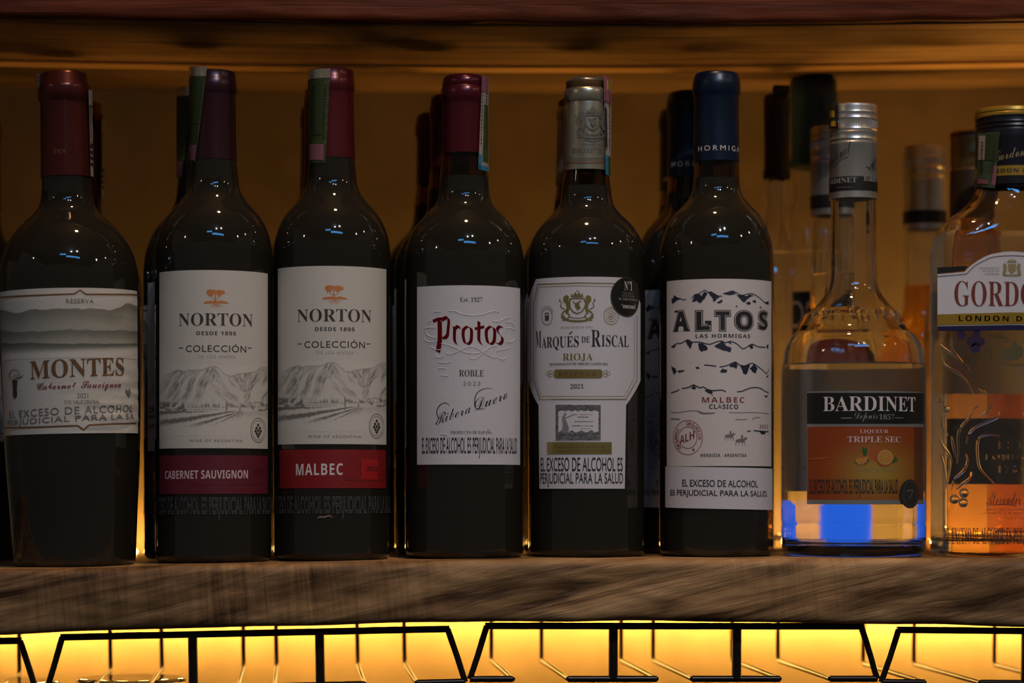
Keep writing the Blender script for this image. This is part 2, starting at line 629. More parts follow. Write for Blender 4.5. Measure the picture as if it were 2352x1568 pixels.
# ------------------------------------------------------------------ setting
Y_WALL = 1.760
def wall_mat():
    m = mat('ochre_wall', (0.42, 0.32, 0.18), 0.42, bump=0.25, bscale=25, mott=0.22)
    return m
def slab_wall(name, lo, hi, m):
    o = box(name, lo, hi, None, m)
    o['kind'] = 'structure'
    return o
slab_wall('wall_back', (-1.6, Y_WALL, 0), (1.9, Y_WALL + 0.1, 3.4), wall_mat())
slab_wall('floor', (-3.2, -3.0, -0.05), (3.4, Y_WALL + 0.1, 0.0), mat('floor_boards', (0.06, 0.04, 0.03), 0.5))
slab_wall('ceiling', (-3.2, -3.0, 3.4), (3.4, Y_WALL + 0.1, 3.45), mat('dark_ceiling', (0.05, 0.045, 0.04), 0.8))

# shelf top height: the plank sags towards the left
FR = [(-400, 1311), (163, 1302), (487, 1293), (762, 1288), (1067, 1282.5), (1347, 1280), (1646, 1279), (1962, 1279), (2330, 1280.5), (2800, 1281)]
YR = 1.52
_sx, _sz = [], []
for px, py in FR:
    d = ray(px, py)
    t = YR / d.y
    _sx.append(d.x * t)
    _sz.append(ZC + (YH - py) / F * (t - 0.031))
def shelf_z(x):
    return float(pchip(_sx, _sz, [min(max(x, _sx[0]), _sx[-1])])[0])

def plank(name, top, bot, y0, y1, x0, x1, m, amp=0.0012, parent=None, nx=260, rnd=0.005, rough_front=True):
    V, Fc = [], []
    sec = []
    na = 5
    for i in range(na + 1):      # front top rounding
        a = pi / 2 * i / na
        sec.append((rnd * (1 - sin(a)), 0, rnd * (1 - cos(a)), 'T', a))
    prof = []
    for i in range(na, -1, -1):  # from top going to front face
        a = pi / 2 * i / na
        prof.append(('t', y0 + rnd * (1 - cos(a)), -rnd * (1 - sin(a))))
    for f in np.linspace(0.06, 0.94, 16):
        prof.append(('f', y0, f))
    for i in range(0, na + 1):
        a = pi / 2 * i / na
        prof.append(('b', y0 + rnd * (1 - cos(a)), rnd * (1 - sin(a))))
    prof.append(('b', y0 + 0.05, 0))
    prof.append(('b', y1, 0))
    prof.append(('t', y1, 0))
    prof.append(('t', y0 + 0.08, 0))
    n = len(prof)
    for i in range(nx + 1):
        x = x0 + (x1 - x0) * i / nx
        zt, zb = top(x), bot(x)
        for kind, y, q in prof:
            z = zt + q if kind == 't' else zb + q if kind == 'b' else zt - rnd + (zb + rnd - zt + rnd) * q
            front = max(0.0, 1 - (y - y0) / 0.012)
            d = amp * front * (noise.noise(Vector((x * 9, z * 30, 1.3))) * 1.6 + noise.noise(Vector((x * 46 + z * 60, z * 150, 4))) * 0.55)
            ed = 0.0011 * front * noise.noise(Vector((x * 22, 3.1 if kind != 'b' else 7.7, 0)))
            V.append((x, y + d, z + (ed if kind != 'f' else 0)))
    for i in range(nx):
        for j in range(n):
            k = (j + 1) % n
            Fc.append((i * n + j, i * n + k, (i + 1) * n + k, (i + 1) * n + j))
    Fc.append(tuple(range(n)))
    Fc.append(tuple(reversed(range(nx * n, nx * n + n))))
    o = mesh(name, V, Fc, parent, m)
    bm = bmesh.new()
    bm.from_mesh(o.data)
    bmesh.ops.recalc_face_normals(bm, faces=bm.faces)
    bm.to_mesh(o.data)
    bm.free()
    return sharp(o, 50)
W_LOW = wood('rough_sawn_wood', (0.09, 0.043, 0.017), (0.34, 0.185, 0.078), (0.60, 0.36, 0.165), (7, 30, 70), radians(13), 0.5, 0.9, (170, 30, 10), radians(5), 0.5, 0.6)
W_UP = wood('dark_stained_wood', (0.07, 0.013, 0.002), (0.13, 0.024, 0.004), (0.18, 0.036, 0.006), (5, 60, 110), radians(1), 0.6, 0.4, stain=0.35)
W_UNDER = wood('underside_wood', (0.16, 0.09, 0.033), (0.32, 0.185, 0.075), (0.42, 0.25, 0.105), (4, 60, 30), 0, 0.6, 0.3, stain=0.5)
Y_FRONT = 1.452
BOT = [(-400, 1468), (0, 1458), (300, 1446), (760, 1437), (1000, 1429), (1500, 1427), (1800, 1430), (2100, 1434), (2352, 1440), (2800, 1446)]
_bx, _bz = [], []
for px, py in BOT:
    p = at(px, py, Y_FRONT)
    _bx.append(p.x)
    _bz.append(p.z)
def low_bot(x):
    return float(pchip(_bx, _bz, [min(max(x, _bx[0]), _bx[-1])])[0])
low = plank('shelf_plank', shelf_z, low_bot, Y_FRONT, Y_WALL - 0.001, -0.62, 0.78, W_LOW)
tag(low, 'thick rough sawn wooden shelf plank the bottles stand on', 'shelf')
# upper shelf
Y_UP = 1.50
UPB = [(-400, 24), (0, 36), (300, 42), (620, 48), (1000, 51), (1500, 53), (1900, 50), (2352, 44), (2800, 36)]
_ux, _uz = [], []
for px, py in UPB:
    p = at(px, py, Y_UP)
    _ux.append(p.x)
    _uz.append(p.z)
def up_bot(x):
    return float(pchip(_ux, _uz, [min(max(x, _ux[0]), _ux[-1])])[0])
up = empty('upper_shelf', (0, Y_UP, ZC + 0.285))
tag(up, 'dark stained wooden shelf overhead with a batten beneath coloured as a lit edge', 'shelf')
def sub(o, par):
    o.parent = par
    o.matrix_parent_inverse = Matrix.Translation(par.location).inverted()
    return o
sub(plank('plank', lambda x: up_bot(x) + 0.042, up_bot, Y_UP, Y_WALL - 0.001, -0.62, 0.80, W_UP, nx=160, rnd=0.004), up)
def strip_under(name, ya, yb, h0, h1, m, nx=60):
    V, Fc = [], []
    for i in range(nx + 1):
        x = -0.60 + 1.38 * i / nx
        z = up_bot(x)
        V += [(x, ya, z - h0), (x, ya, z - h1), (x, yb, z - h1), (x, yb, z - h0)]
    for i in range(nx):
        for j in range(4):
            k = (j + 1) % 4
            Fc.append((4 * i + j, 4 * i + k, 4 * i + 4 + k, 4 * i + 4 + j))
    Fc += [(0, 1, 2, 3), tuple(4 * nx + j for j in (3, 2, 1, 0))]
    o = mesh(name, V, Fc, None, m, False)
    bm = bmesh.new()
    bm.from_mesh(o.data)
    bmesh.ops.recalc_face_normals(bm, faces=bm.faces)
    bm.to_mesh(o.data)
    bm.free()
    return o
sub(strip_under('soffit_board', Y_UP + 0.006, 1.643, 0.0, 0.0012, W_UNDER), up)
M_BATTEN = mat('lit_edge_wood', (0.62, 0.36, 0.13), 0.35)  # added strip, coloured pale to stand for the LED-lit edge of the shelf
sub(strip_under('batten', 1.6432, 1.663, 0.0, 0.0030, M_BATTEN), up)
W_REAR = wood('rear_soffit_wood', (0.05, 0.027, 0.010), (0.09, 0.05, 0.02), (0.12, 0.07, 0.03), (4, 60, 30), 0, 0.6, 0.3, stain=0.5)  # underside wood darkened to cut the light bounced onto the wall
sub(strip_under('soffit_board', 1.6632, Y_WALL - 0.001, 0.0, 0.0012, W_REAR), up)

# LED strips along the wall
def led_strip(z_of, y, label, power, x0, x1, face, drop):
    r = empty('led_strip', (0, y, z_of(0.1)))
    tag(r, label, 'led strip')
    M_T = mat('led_tape', (0.55, 0.5, 0.4), 0.5)
    # diode strength lowered towards the left end to darken the wall there
    ems = [mat('led_diode_%d_%d' % (int(power), q), (0.8, 0.7, 0.5), 0.4, emit=LED_COL, estr=power * (drop + (1 - drop) * (q / 5)**1.15)) for q in range(6)]
    N = 60
    V, Fc = [], []
    for i in range(N + 1):
        x = x0 + (x1 - x0) * i / N
        z = z_of(x)
        V += [(x, y - 0.005, z - 0.0004), (x, y + 0.005, z - 0.0004), (x, y + 0.005, z + 0.0004), (x, y - 0.005, z + 0.0004)]
    for i in range(N):
        for j in range(4):
            k = (j + 1) % 4
            Fc.append((4 * i + j, 4 * i + 4 + j, 4 * i + 4 + k, 4 * i + k))
    sub(mesh('tape', V, Fc, None, M_T, False), r)
    first = None
    x = x0 + 0.008
    while x < x1:
        z = z_of(x) + face * 0.0013
        lv = int(5.999 * min(1, max(0, (x - x0) / (x1 - x0))))
        if first != lv:
            proto = o = box('diode', (-0.0028, -0.0035, -0.0009), (0.0028, 0.0035, 0.0009), None, ems[lv])
            first = lv
        else:
            o = proto.copy()
            COL.objects.link(o)
        o.location = (x, y, z)
        sub(o, r)
        x += 0.0166
    return r
led_strip(lambda x: shelf_z(x) + 0.0012, Y_WALL - 0.018, 'amber LED strip lying along the wall behind the bottles', LED_UP, -0.27, 0.74, 1, 0.13)
led_strip(lambda x: low_bot(x) - 0.0012, Y_WALL - 0.016, 'amber LED strip stuck beneath the lower plank by the wall', LED_DOWN, -0.56, 0.74, -1, 0.9)

# ------------------------------------------------------------------ bottle building
def zp(b, prof):
    """[(py, rpx)] top to bottom -> [(r, z)] bottom to top, in the bottle's frame."""
    return [(r * b.k, b.lz(y)) for y, r in reversed(prof)]
def dense(prof, n=70):
    ys, rs = zip(*prof)
    q = np.linspace(ys[0], ys[-1], n)
    return list(zip(q, pchip(ys, rs, q)))
def wine_body(b, prof, r_heel=16, extra=None):
    """prof: (py, rpx) of neck and body down to just above the heel."""
    d = zp(b, dense(prof, 90))
    rb, zb0 = d[0]
    hr = r_heel * b.k
    heel = [(0, 0.006), (rb * 0.55, 0.0035), (rb - hr * 1.25, 0.0)]
    for i in range(7):
        a = pi / 2 * i / 6
        heel.append((rb - hr + hr * sin(a), hr * (1 - cos(a))))
    d = [q for q in d if q[1] > hr + 0.0005]
    top = d[-1]
    return heel + d + [(0, top[1])]
def capsule_prof(b, pts):
    # rows of a capsule are read on its front, which is one radius nearer than the axis
    P = [(q * b.k, b.lz(y) - (YH - y) * b.k * (q * b.k / b.t)) for y, q in reversed(pts)]
    top = P[-1]
    return [(P[0][0] - 0.0006, P[0][1])] + P + [(top[0] * 0.6, top[1] + 0.0003), (0, top[1] + 0.0003)]

CAPM = {}
def foil(name, rgb, rough=0.38, metal=0.55):
    return mat(name, rgb, rough, metal, bump=0.12, bscale=160)

def stamp(b, R, parent, quad, strips, m, name='tax_stamp', fold=None):
    """paper duty stamp: quad = px corners TL, TR, BR, BL wrapped round radius R."""
    pr = Print(b, R, step=0.002)
    TL, TR, BR, BL = [np.array(q, float) for q in quad]
    NU, NV = 8, 14
    V, Fc = [], []
    for hh in (0.0004, 0.0002):
        for j in range(NV + 1):
            for i in range(NU + 1):
                u, v = i / NU, j / NV
                p = (TL * (1 - u) + TR * u) * (1 - v) + (BL * (1 - u) + BR * u) * v
                a, z = pr.pt(*p)
                w = 0.00025 * noise.noise(Vector((u * 3, v * 9, quad[0][0] * 0.1)))
                V.append(pr.to3(a, z, hh + w))
    N = (NU + 1) * (NV + 1)
    for j in range(NV):
        for i in range(NU):
            q = j * (NU + 1) + i
            Fc += [(q, q + NU + 1, q + NU + 2, q + 1), (N + q, N + q + 1, N + q + NU + 2, N + q + NU + 1)]
    st = mesh(name, V, Fc, parent, m)
    pp = Print(b, R + 0.00062, step=0.002)
    def uv(u, v):
        p = (TL * (1 - u) + TR * u) * (1 - v) + (BL * (1 - u) + BR * u) * v
        return tuple(p)
    for u0, v0, u1, v1, mm in strips:
        pp.poly([uv(u0, v0), uv(u1, v0), uv(u1, v1), uv(u0, v1)], mm)
    rr = random.Random(int(quad[0][0]))
    for uu in (0.22, 0.80):                 # two columns of tiny characters running down the strip
        v = 0.16
        while v < 0.74:
            h = rr.uniform(0.012, 0.03)
            pp.poly([uv(uu - 0.05, v), uv(uu + 0.05, v + 0.003), uv(uu + 0.05, v + h), uv(uu - 0.05, v + h)], M_INK, 2)
            v += h + 0.014
    pp.build(st, 'stamp_print')
    return st
M_STG = mat('green_stamp_paper', (0.060, 0.082, 0.020), 0.4, bump=0.3, bscale=300, mott=0.5)
M_STG2 = mat('deep_green_stamp_print', (0.024, 0.042, 0.010), 0.4)
M_STP = mat('pink_stamp_print', (0.24, 0.085, 0.11), 0.45)
M_STW = mat('white_stamp_paper', (0.38, 0.33, 0.28), 0.45, bump=0.3, bscale=300, mott=0.3)
M_STB = mat('blue_stamp_print', (0.02, 0.17, 0.28), 0.45)
M_STH = mat('hologram_film', (0.62, 0.55, 0.40), 0.2, 0.8, bump=0.8, bscale=180)
M_STY = mat('yellow_stamp_print', (0.60, 0.36, 0.02), 0.4)

# ================================================================== MONTES-type bottle (far left, hills label)
BO = {}
def b_hills():
    z = shelf_z(at(168, 1300, YR).x)
    b = Bottle(172, YR, z, radians(-1.25))
    e = b.root('wine_bottle', 'broad dark wine bottle leaning at far left, misty hills on a crinkled label', 'bottle')
    lathe('glass', wine_body(b, [(398, 55), (440, 57), (470, 62), (490, 75), (510, 96), (530, 116), (550, 131), (575, 144), (605, 154), (640, 159), (700, 161), (1000, 155), (1200, 144), (1284, 139)], 14), e, M_DARKGLASS, 96)
    cap = lathe('capsule', capsule_prof(b, [(161, 50), (165, 54), (185, 56), (187, 58), (195, 59.5), (221, 59.5), (226, 56), (232, 55.5), (320, 56.5), (401, 58)]), e, foil('maroon_capsule', (0.105, 0.020, 0.016), 0.24, 0.55), 72)
    pc = Print(b, 57.2 * b.k)
    pc.txt('TES', 122, 150, 342, 352, M_BRONZE, 'serif')
    pc.stroke([(149, 190), (149.5, 260), (150, 330), (150.5, 398)], 1.0, mat('capsule_seam', (0.05, 0.01, 0.01), 0.5), k=2)
    pc.build(cap)
    R = 157.0 * b.k
    PZ = [(b.lz(y), (q + 0.6) * b.k) for y, q in [(1300, 139), (1200, 144), (1000, 155), (700, 161), (640, 159), (605, 154)]]
    def disp(a, z):
        tp = float(np.interp(z, [p[0] for p in PZ], [p[1] for p in PZ])) - R
        w = max(0.0, min(1.0, (a + 0.004) / 0.03)) * (0.15 + 0.85 * max(0.0, min(1, (0.125 - z) / 0.03)))
        return tp + 0.0003 + 0.0008 * max(0, w) * 0.5 + 0.0008 * w * noise.noise(Vector((a * 50, z * 230 + 9 * a, 2.0))) + 0.00025 * w * noise.noise(Vector((a * 150, z * 420, 5)))
    pr = Print(b, R, disp=disp)
    ap, ac = pr.pt(12, 830)[0] - 0.004, pr.pt(313, 830)[0]
    zt, zb = pr.pt(168, 661)[1], pr.pt(168, 995)[1]
    lab = pr.patch('label', e, M_CREAM, ap, ac, lambda a: zb, lambda a: zt, na=110, nz=80, h=0.0)
    def hills(px, py):
        px, py = px, py + (px - 168) * 0.022
        n1 = 712 + 9 * np.sin((px - 20) / 26) * 0.6 - 9 * np.exp(-((px - 75) / 22)**2) - 7 * np.exp(-((px - 215) / 30)**2) - 8 * np.exp(-((px - 292) / 16)**2) + 6 * (fbm(px / 14, py * 0) - 0.5)
        n2 = 754 + 3 * np.sin(px / 40) + 0.035 * px + 7 * (fbm(px / 20 + 9, py * 0) - 0.5) - 5 * np.exp(-((px - 290) / 40)**2)
        n3 = 784 + 0.03 * px + 6 * (fbm(px / 24 + 31, py * 0) - 0.5)
        base = np.array(CREAM) * 0.96
        g1, g2, g3 = np.array((0.19, 0.185, 0.145)), np.array((0.155, 0.155, 0.12)), np.array((0.105, 0.108, 0.085))
        mist = np.array((0.36, 0.34, 0.285))
        out = np.tile(base, (len(px), 1))
        for rid, g, dp in ((n1, g1, 44), (n2, g2, 34), (n3, g3, 26)):
            m = sstep(-1.2, 1.2, py - rid)[:, None]
            f = sstep(0, dp, py - rid)[:, None]
            out = out * (1 - m) + (g * (1 - f) + mist * f * 0.9 + g * f * 0.1) * m
        fo = sstep(800, 816, py + 0.02 * px)[:, None]
        out = out * (1 - fo) + np.array(CREAM) * fo
        return out * (0.95 + 0.1 * vnoise(px * 0.9, py * 0.9))[:, None]
    pr.grid('illustration', lab, vcol_mat('printed_picture'), ap + 0.0004, ac - 0.0003, zb + (zt - zb) * 0.52, zt - 0.0065, 170, 110, hills, 1)
    q = Print(b, R + 0.0003, disp=disp)
    q.stroke([(2, 684), (90, 678), (170, 675)], 3, M_BRONZE, k=6)
    q.stroke([(170, 675), (183, 666), (196, 676)], 3, M_BRONZE, k=1)
    q.stroke([(196, 676), (250, 676), (311, 677)], 3, M_BRONZE, k=6)
    q.txt('RESERVA', 152, 213, 686, 696.5, M_GREYINK, 'sans', track=1.1)
    q.txt('MONTES', 71, 282, 823, 865, M_BRONZE, 'serif', -0.03, lay=2)
    q.txt('Cabernet', 86, 175, 878, 893, M_PURPLE, 'script', -0.02, off=0.004)
    q.txt('Sauvignon', 186, 276, 874, 897, M_PURPLE, 'script', -0.02, off=0.004)
    q.txt('2021', 177, 202, 903, 913, M_GREYINK, 'sans')
    q.txt('D.O. VALLE CENTRAL', 149, 228, 918, 926, M_GREYINK, 'sans')
    q.txt('EL EXCESO DE ALCOHOL', 22, 302, 934, 951, M_GREYINK, 'sans', -0.033, track=1.15, off=0.004)
    q.txt('PERJUDICIAL PARA LA SA', 18, 306, 954.5, 971.5, M_GREYINK, 'sans', -0.033, track=1.1, off=0.004)
    q.stroke([(10, 983), (90, 980), (179, 977)], 3, M_BRONZE, k=6)
    q.stroke([(179, 977), (192, 987), (204, 975.5)], 3, M_BRONZE, k=1)
    q.stroke([(204, 975.5), (260, 973), (312, 971.5)], 3, M_BRONZE, k=6)
    # winged figure at the left edge
    q.ring(36, 860, 11, 12, 1.6, M_GREYINK, n=20, a0=150, a1=390)
    q.ring(38, 866, 5, 6, 1.3, M_GREYINK)
    q.stroke([(36, 866), (46, 868), (55, 861)], 2.2, M_SOFTINK, taper=True)
    q.poly([(30, 874), (36, 870), (42, 875), (40, 893), (41, 908), (36, 915), (31, 908), (32, 893)], M_SOFTINK)
    q.stroke([(30, 872), (24, 866), (24, 855)], 2, M_GREYINK)
    q.poly([(286, 892), (291, 897), (296, 890), (298, 902), (294, 912), (290, 905), (287, 902)], M_GREYINK)
    q.build(lab)
    stamp(b, 60.5 * b.k, e, [(203, 206), (219, 210), (221, 408), (207, 404)], [(0, 0.0, 0.6, 0.18, M_STW), (0.5, 0.1, 1, 0.3, M_STY), (0.1, 0.62, 0.9, 0.66, M_INK), (0.1, 0.70, 0.9, 0.73, M_INK), (0.1, 0.77, 0.9, 0.8, M_INK), (0.1, 0.84, 0.9, 0.87, M_INK)], M_STW)
    st = stamp(b, 61 * b.k, e, [(77, 172), (92, 168), (92, 200), (80, 202)], [], M_STW, 'stamp_end')
    BO['hills'] = b
    return e
E_HILLS = b_hills()

# ================================================================== two tree-emblem bottles
NPROF = [(361, 51), (395, 54.5), (420, 57), (440, 62), (460, 74), (480, 91), (500, 107.5), (525, 121), (550, 129), (580, 133.5), (620, 134.5), (800, 134.5), (1270, 133)]
def tree_label(b, e, dx, dy):
    R = 134.5 * b.k + 0.0002
    X = lambda x: x + dx
    Yy = lambda y: y + dy
    pr = Print(b, R)
    lab = pr.rect('label', e, M_CREAM, X(366), X(615), Yy(620), Yy(1029), na=48, h=0.00003)
    ridge = np.array([(366, 872), (380, 864), (396, 854), (411, 849), (422, 853), (434, 850), (448, 850), (466, 849), (480, 843), (494, 841), (502, 846), (511, 855), (520, 862), (531, 864), (543, 860), (564, 857), (586, 854), (595, 847), (603, 843), (616, 844)], float)
    def scene(px, py):
        x, y = px - dx, py - dy
        out = np.tile(np.array(CREAM), (len(x), 1))
        ry = np.interp(x, ridge[:, 0], ridge[:, 1])
        dpt = y - ry
        # mountain relief: crooked ridges falling away from the summits
        side = np.where((x > 494) & (x < 560), 1.0, -0.55)                       # slopes fall away either side of the summit
        side = np.where(x < 411, -0.9, np.where(x > 575, -0.8, side))
        wob = 10 * (fbm(x / 25, y / 25) - 0.5)
        ua = (x - 0.75 * side * y) + wob
        va = y + 0.5 * side * x
        fold = fbm(ua / 11, va / 60 + 3, 4)
        fine = fbm(ua / 3.2, va / 16 + 9, 3)
        shade = sstep(0.46, 0.60, fold) * 0.55
        edge = np.exp(-((fold - 0.47) / 0.014)**2) * 0.55
        ink = np.where(dpt > 0, shade * (0.45 + 0.75 * sstep(0.36, 0.6, fine)) + edge + 0.06, 0) * (1 - sstep(905, 930, y) * 0.75)
        ink = np.maximum(ink, np.exp(-(dpt / 1.3)**2) * 0.55)
        fade = sstep(366, 392, x) * 0.55 + 0.45
        ink *= fade
        # tree belt, long low house
        tre = sstep(0.40, 0.60, fbm(x / 3.2, y / 9)) * sstep(922, 930, y) * (1 - sstep(934, 937, y)) * sstep(425, 440, x)
        ink = np.maximum(ink, 0.75 * tre)
        lt = sstep(0.35, 0.6, fbm(x / 7, y / 6 + 8)) * (sstep(918, 928, y) * (1 - sstep(942, 947, y))) * ((x < 432) | (x > 571))
        ink = np.maximum(ink, 0.85 * lt)
        hs = (x > 428) & (x < 570) & (y > 934) & (y < 944)
        ink = np.where(hs, 0.06, ink)
        ink = np.where(hs & (y < 936), 0.45, ink)
        win = hs & (y > 938) & (y < 942) & (np.mod(x, 6) < 2.4) & (x < 500)
        ink = np.where(win, 0.7, ink)
        ink = np.where((np.abs(x - 520) < 2) & (y > 922) & (y < 944), 0.7, ink)
        ink = np.where((np.abs(x - 551) < 1.6) & (y > 937) & (y < 944), 0.7, ink)
        # vine rows running to a vanishing point
        vx, vy = 572, 938
        ang = np.arctan2(y - vy, vx - x)
        rows = 0.5 + 0.5 * np.sin(ang * 46)
        low_edge = 985 + 6 * (fbm(x / 6, y * 0 + 3) - 0.5) - 0.22 * np.clip(x - 470, 0, 90)
        vine = sstep(0.35, 0.75, rows * 0.6 + 0.55 * fbm(x / 4, y / 4)) * (y > 944) * (1 - sstep(low_edge - 14, low_edge + 3, y + 8 * fbm(x / 3, y / 5)))
        vine = np.where(x > 560, vine * 0.5, vine)
        ink = np.where(y > 944, np.maximum(vine * 0.85, 0.03), ink)
        inkc = np.array((0.085, 0.075, 0.07))
        k = np.clip(ink, 0, 1)[:, None]
        return out * (1 - k) + inkc * k
    pr.raster('illustration', lab, vcol_mat('printed_picture'), X(367), X(614.5), Yy(838), Yy(1000), 250, 165, scene, 0)
    q = Print(b, R)
    t = lambda s, x0, x1, yt, yb, m, f='sans', **k: q.txt(s, X(x0), X(x1), Yy(yt), Yy(yb), m, f, **k)
    pts = lambda P: [(X(x), Yy(y)) for x, y in P]
    # tree emblem
    for P in ([(474, 668), (480, 664.5), (491, 665), (493, 669), (492, 675), (486, 681), (479, 678), (474, 673)],
              [(496, 667), (503, 665), (513, 667), (518, 671), (515, 675), (507, 677), (503, 681), (497, 676)],
              [(494, 663), (496, 667), (496, 690), (499, 692), (490, 692), (493, 688), (493, 668)],
              [(467, 697), (472, 692), (486, 690.5), (497, 692), (508, 690), (520, 692.5), (526.5, 697)]):
        q.poly(pts(P), M_COPPER)
    for i in range(7):
        a = radians(20 + i * 23)
        q.stroke(pts([(496, 698), (496 + 9 * cos(a), 698 + 6 * sin(a)), (496 + 17 * cos(a), 698 + 11 * sin(a))]), 0.9, M_COPPER, taper=True)
    for P in ([(483, 678), (488, 684), (494, 686)], [(508, 677), (503, 684), (496, 687)], [(478, 676), (481, 683)]):
        q.stroke(pts(P), 1.2, M_COPPER)
    t('NORTON', 411, 580.5, 718.5, 748, M_SOFTINK, 'serif', off=-0.005)
    t('DESDE 1895', 451.5, 542, 760.5, 769.5, M_SOFTINK, 'sansb', track=1.15)
    t('COLECCIÓN', 427, 565.5, 788.5, 808, M_SOFTINK, 'sans', track=1.12, off=0.006)
    q.poly(pts([(411, 798), (421, 798), (421, 800), (411, 800)]), M_SOFTINK)
    q.poly(pts([(569, 798), (578, 798), (578, 800), (569, 800)]), M_SOFTINK)
    t('DE LOS ANDES', 455, 540, 815.5, 822.5, M_PALEINK, 'sans', track=1.15)
    t('WINE OF ARGENTINA', 435, 557, 1008.5, 1015, M_GREYINK, 'sans', track=1.2)
    cx, cy = X(592.6), Yy(988)
    q.ring(cx, cy, 17, 28, 1.4, M_SOFTINK)
    q.ring(cx, cy, 13.5, 22.5, 1.0, M_SOFTINK)
    for gx, gy in ((0, -12), (-4, -5), (4, -5), (-6, 2), (0, 1), (6, 2), (-3, 8), (3, 8), (0, 14)):
        q.disc(cx + gx, cy + gy, 2.6, 3.6, M_SOFTINK, 2, 10)
    q.build(lab)
    return lab
def tree_bottle(cx, dx, dy, label, band):
    z = shelf_z(at(cx, 1290, YR).x)
    b = Bottle(cx, YR, z)
    e = b.root('wine_bottle', label, 'bottle')
    body_prof = [(y + dy, r) for y, r in NPROF]
    body_prof[-1] = (body_prof[-1][0], 133)
    lathe('glass', wine_body(b, body_prof), e, M_DARKGLASS, 96)
    o = dy
    cap = lathe('capsule', capsule_prof(b, [(156 + o + 2, 47), (160 + o, 50), (176 + o, 50.5), (178 + o, 52), (203 + o, 52.5), (208 + o, 50.5), (214 + o, 50), (300 + o, 51), (363 + o, 53)]), e,
                foil('plum_capsule' if not band else 'crimson_capsule', (0.036, 0.010, 0.015) if not band else (0.10, 0.010, 0.013), 0.27, 0.35), 72)
    return b, e
b, E_TREE = tree_bottle(491, 0, 0, 'wine bottle with a copper tree label and a plum red lower band', 0)
tree_label(b, E_TREE, 0, 0)
R = 134.5 * b.k + 0.0002
pr = Print(b, R)
M_BAND1 = mat('plum_red_band', (0.125, 0.012, 0.024), 0.45, bump=0.2, bscale=500, mott=0.2)
bd = pr.rect('lower_band', E_TREE, M_BAND1, 366, 615, 1045, 1134, na=48, h=0.00003)
q = Print(b, R)
q.txt('CABERNET SAUVIGNON', 379.5, 569, 1079.5, 1099, M_PINKINK, 'sansb', -0.008)
q.txt('2023', 580, 604, 1078, 1089, mat('dark_band_ink', (0.05, 0.008, 0.012), 0.5), 'serif')
q.stroke([(440, 1113), (520, 1112.5), (600, 1112)], 1.0, mat('dark_band_ink'))
q.build(bd)
def ghost_warning(b, e, x0, x1, yt, yb):
    w = Print(b, R)
    s = 'EL EXCESO DE ALCOHOL ES PERJUDICIAL PARA LA SALUD'
    V = text2d(s, 'sans', 0.02)[0]
    bb = (V.min(0), V.max(0))
    w.txt(s, x0, x1, yt, yb, M_GHOST, 'sans', off=0.02, bb=bb)
    w.txt(s, x0, x1, yt, yb, M_DARKGLASS, 'sans', off=-0.022, lay=2, bb=bb)
    w.build(e, 'warning_print')
ghost_warning(b, E_TREE, 356, 621, 1141, 1193)
stamp(b, 53.5 * b.k, E_TREE, [(430, 156), (476, 153), (450, 372), (430, 372)], [(0, 0, 1, 0.1, M_STH), (0.05, 0.12, 0.9, 0.6, M_STG2), (0.1, 0.82, 0.85, 0.98, M_STP)], M_STG)
BO['tree'] = b
b2, E_TREE2 = tree_bottle(762.5, 272, -4, 'wine bottle with a copper tree label and a bright red lower band', 1)
tree_label(b2, E_TREE2, 272.3, -9.5)
R = 134.5 * b2.k + 0.0002
pr = Print(b2, R)
M_BAND2 = mat('bright_red_band', (0.24, 0.008, 0.010), 0.45, bump=0.2, bscale=500, mott=0.2)
bd = pr.rect('lower_band', E_TREE2, M_BAND2, 642, 886.5, 1032, 1121, na=48, h=0.00003)
q = Print(b2, R)
q.poly([(829, 1054), (868, 1054), (868, 1100), (829, 1100)], mat('scarlet_ink', (0.36, 0.008, 0.010), 0.45), 0)
q.txt('MALBEC', 680, 787.5, 1064, 1091, M_WHITEINK, 'sansb', -0.01, track=1.1)
q.stroke([(828, 1057), (828, 1094)], 1.2, mat('dark_band_ink'), k=2)
q.txt('2024', 842, 867, 1070, 1081, mat('dark_band_ink'), 'serif', lay=2)
q.stroke([(790, 1102), (830, 1103), (880, 1103)], 1.0, mat('dark_band_ink'))
q.build(bd)
ghost_warning(b2, E_TREE2, 628, 897, 1139, 1191)
w = Print(b2, R)
w.stroke([(730, 1191), (733, 1187), (745, 1187), (757, 1184), (764, 1189)], 3, mat('dried_drip', (0.30, 0.2, 0.17), 0.5), taper=True)
w.build(E_TREE2, 'dried_drip')
stamp(b2, 53.5 * b2.k, E_TREE2, [(709, 162), (759, 157), (748, 374), (708, 374)], [(0, 0, 1, 0.1, M_STH), (0.3, 0.12, 0.7, 0.70, M_STG2), (0.08, 0.80, 0.86, 0.97, M_STP)], M_STG)
BO['tree2'] = b2

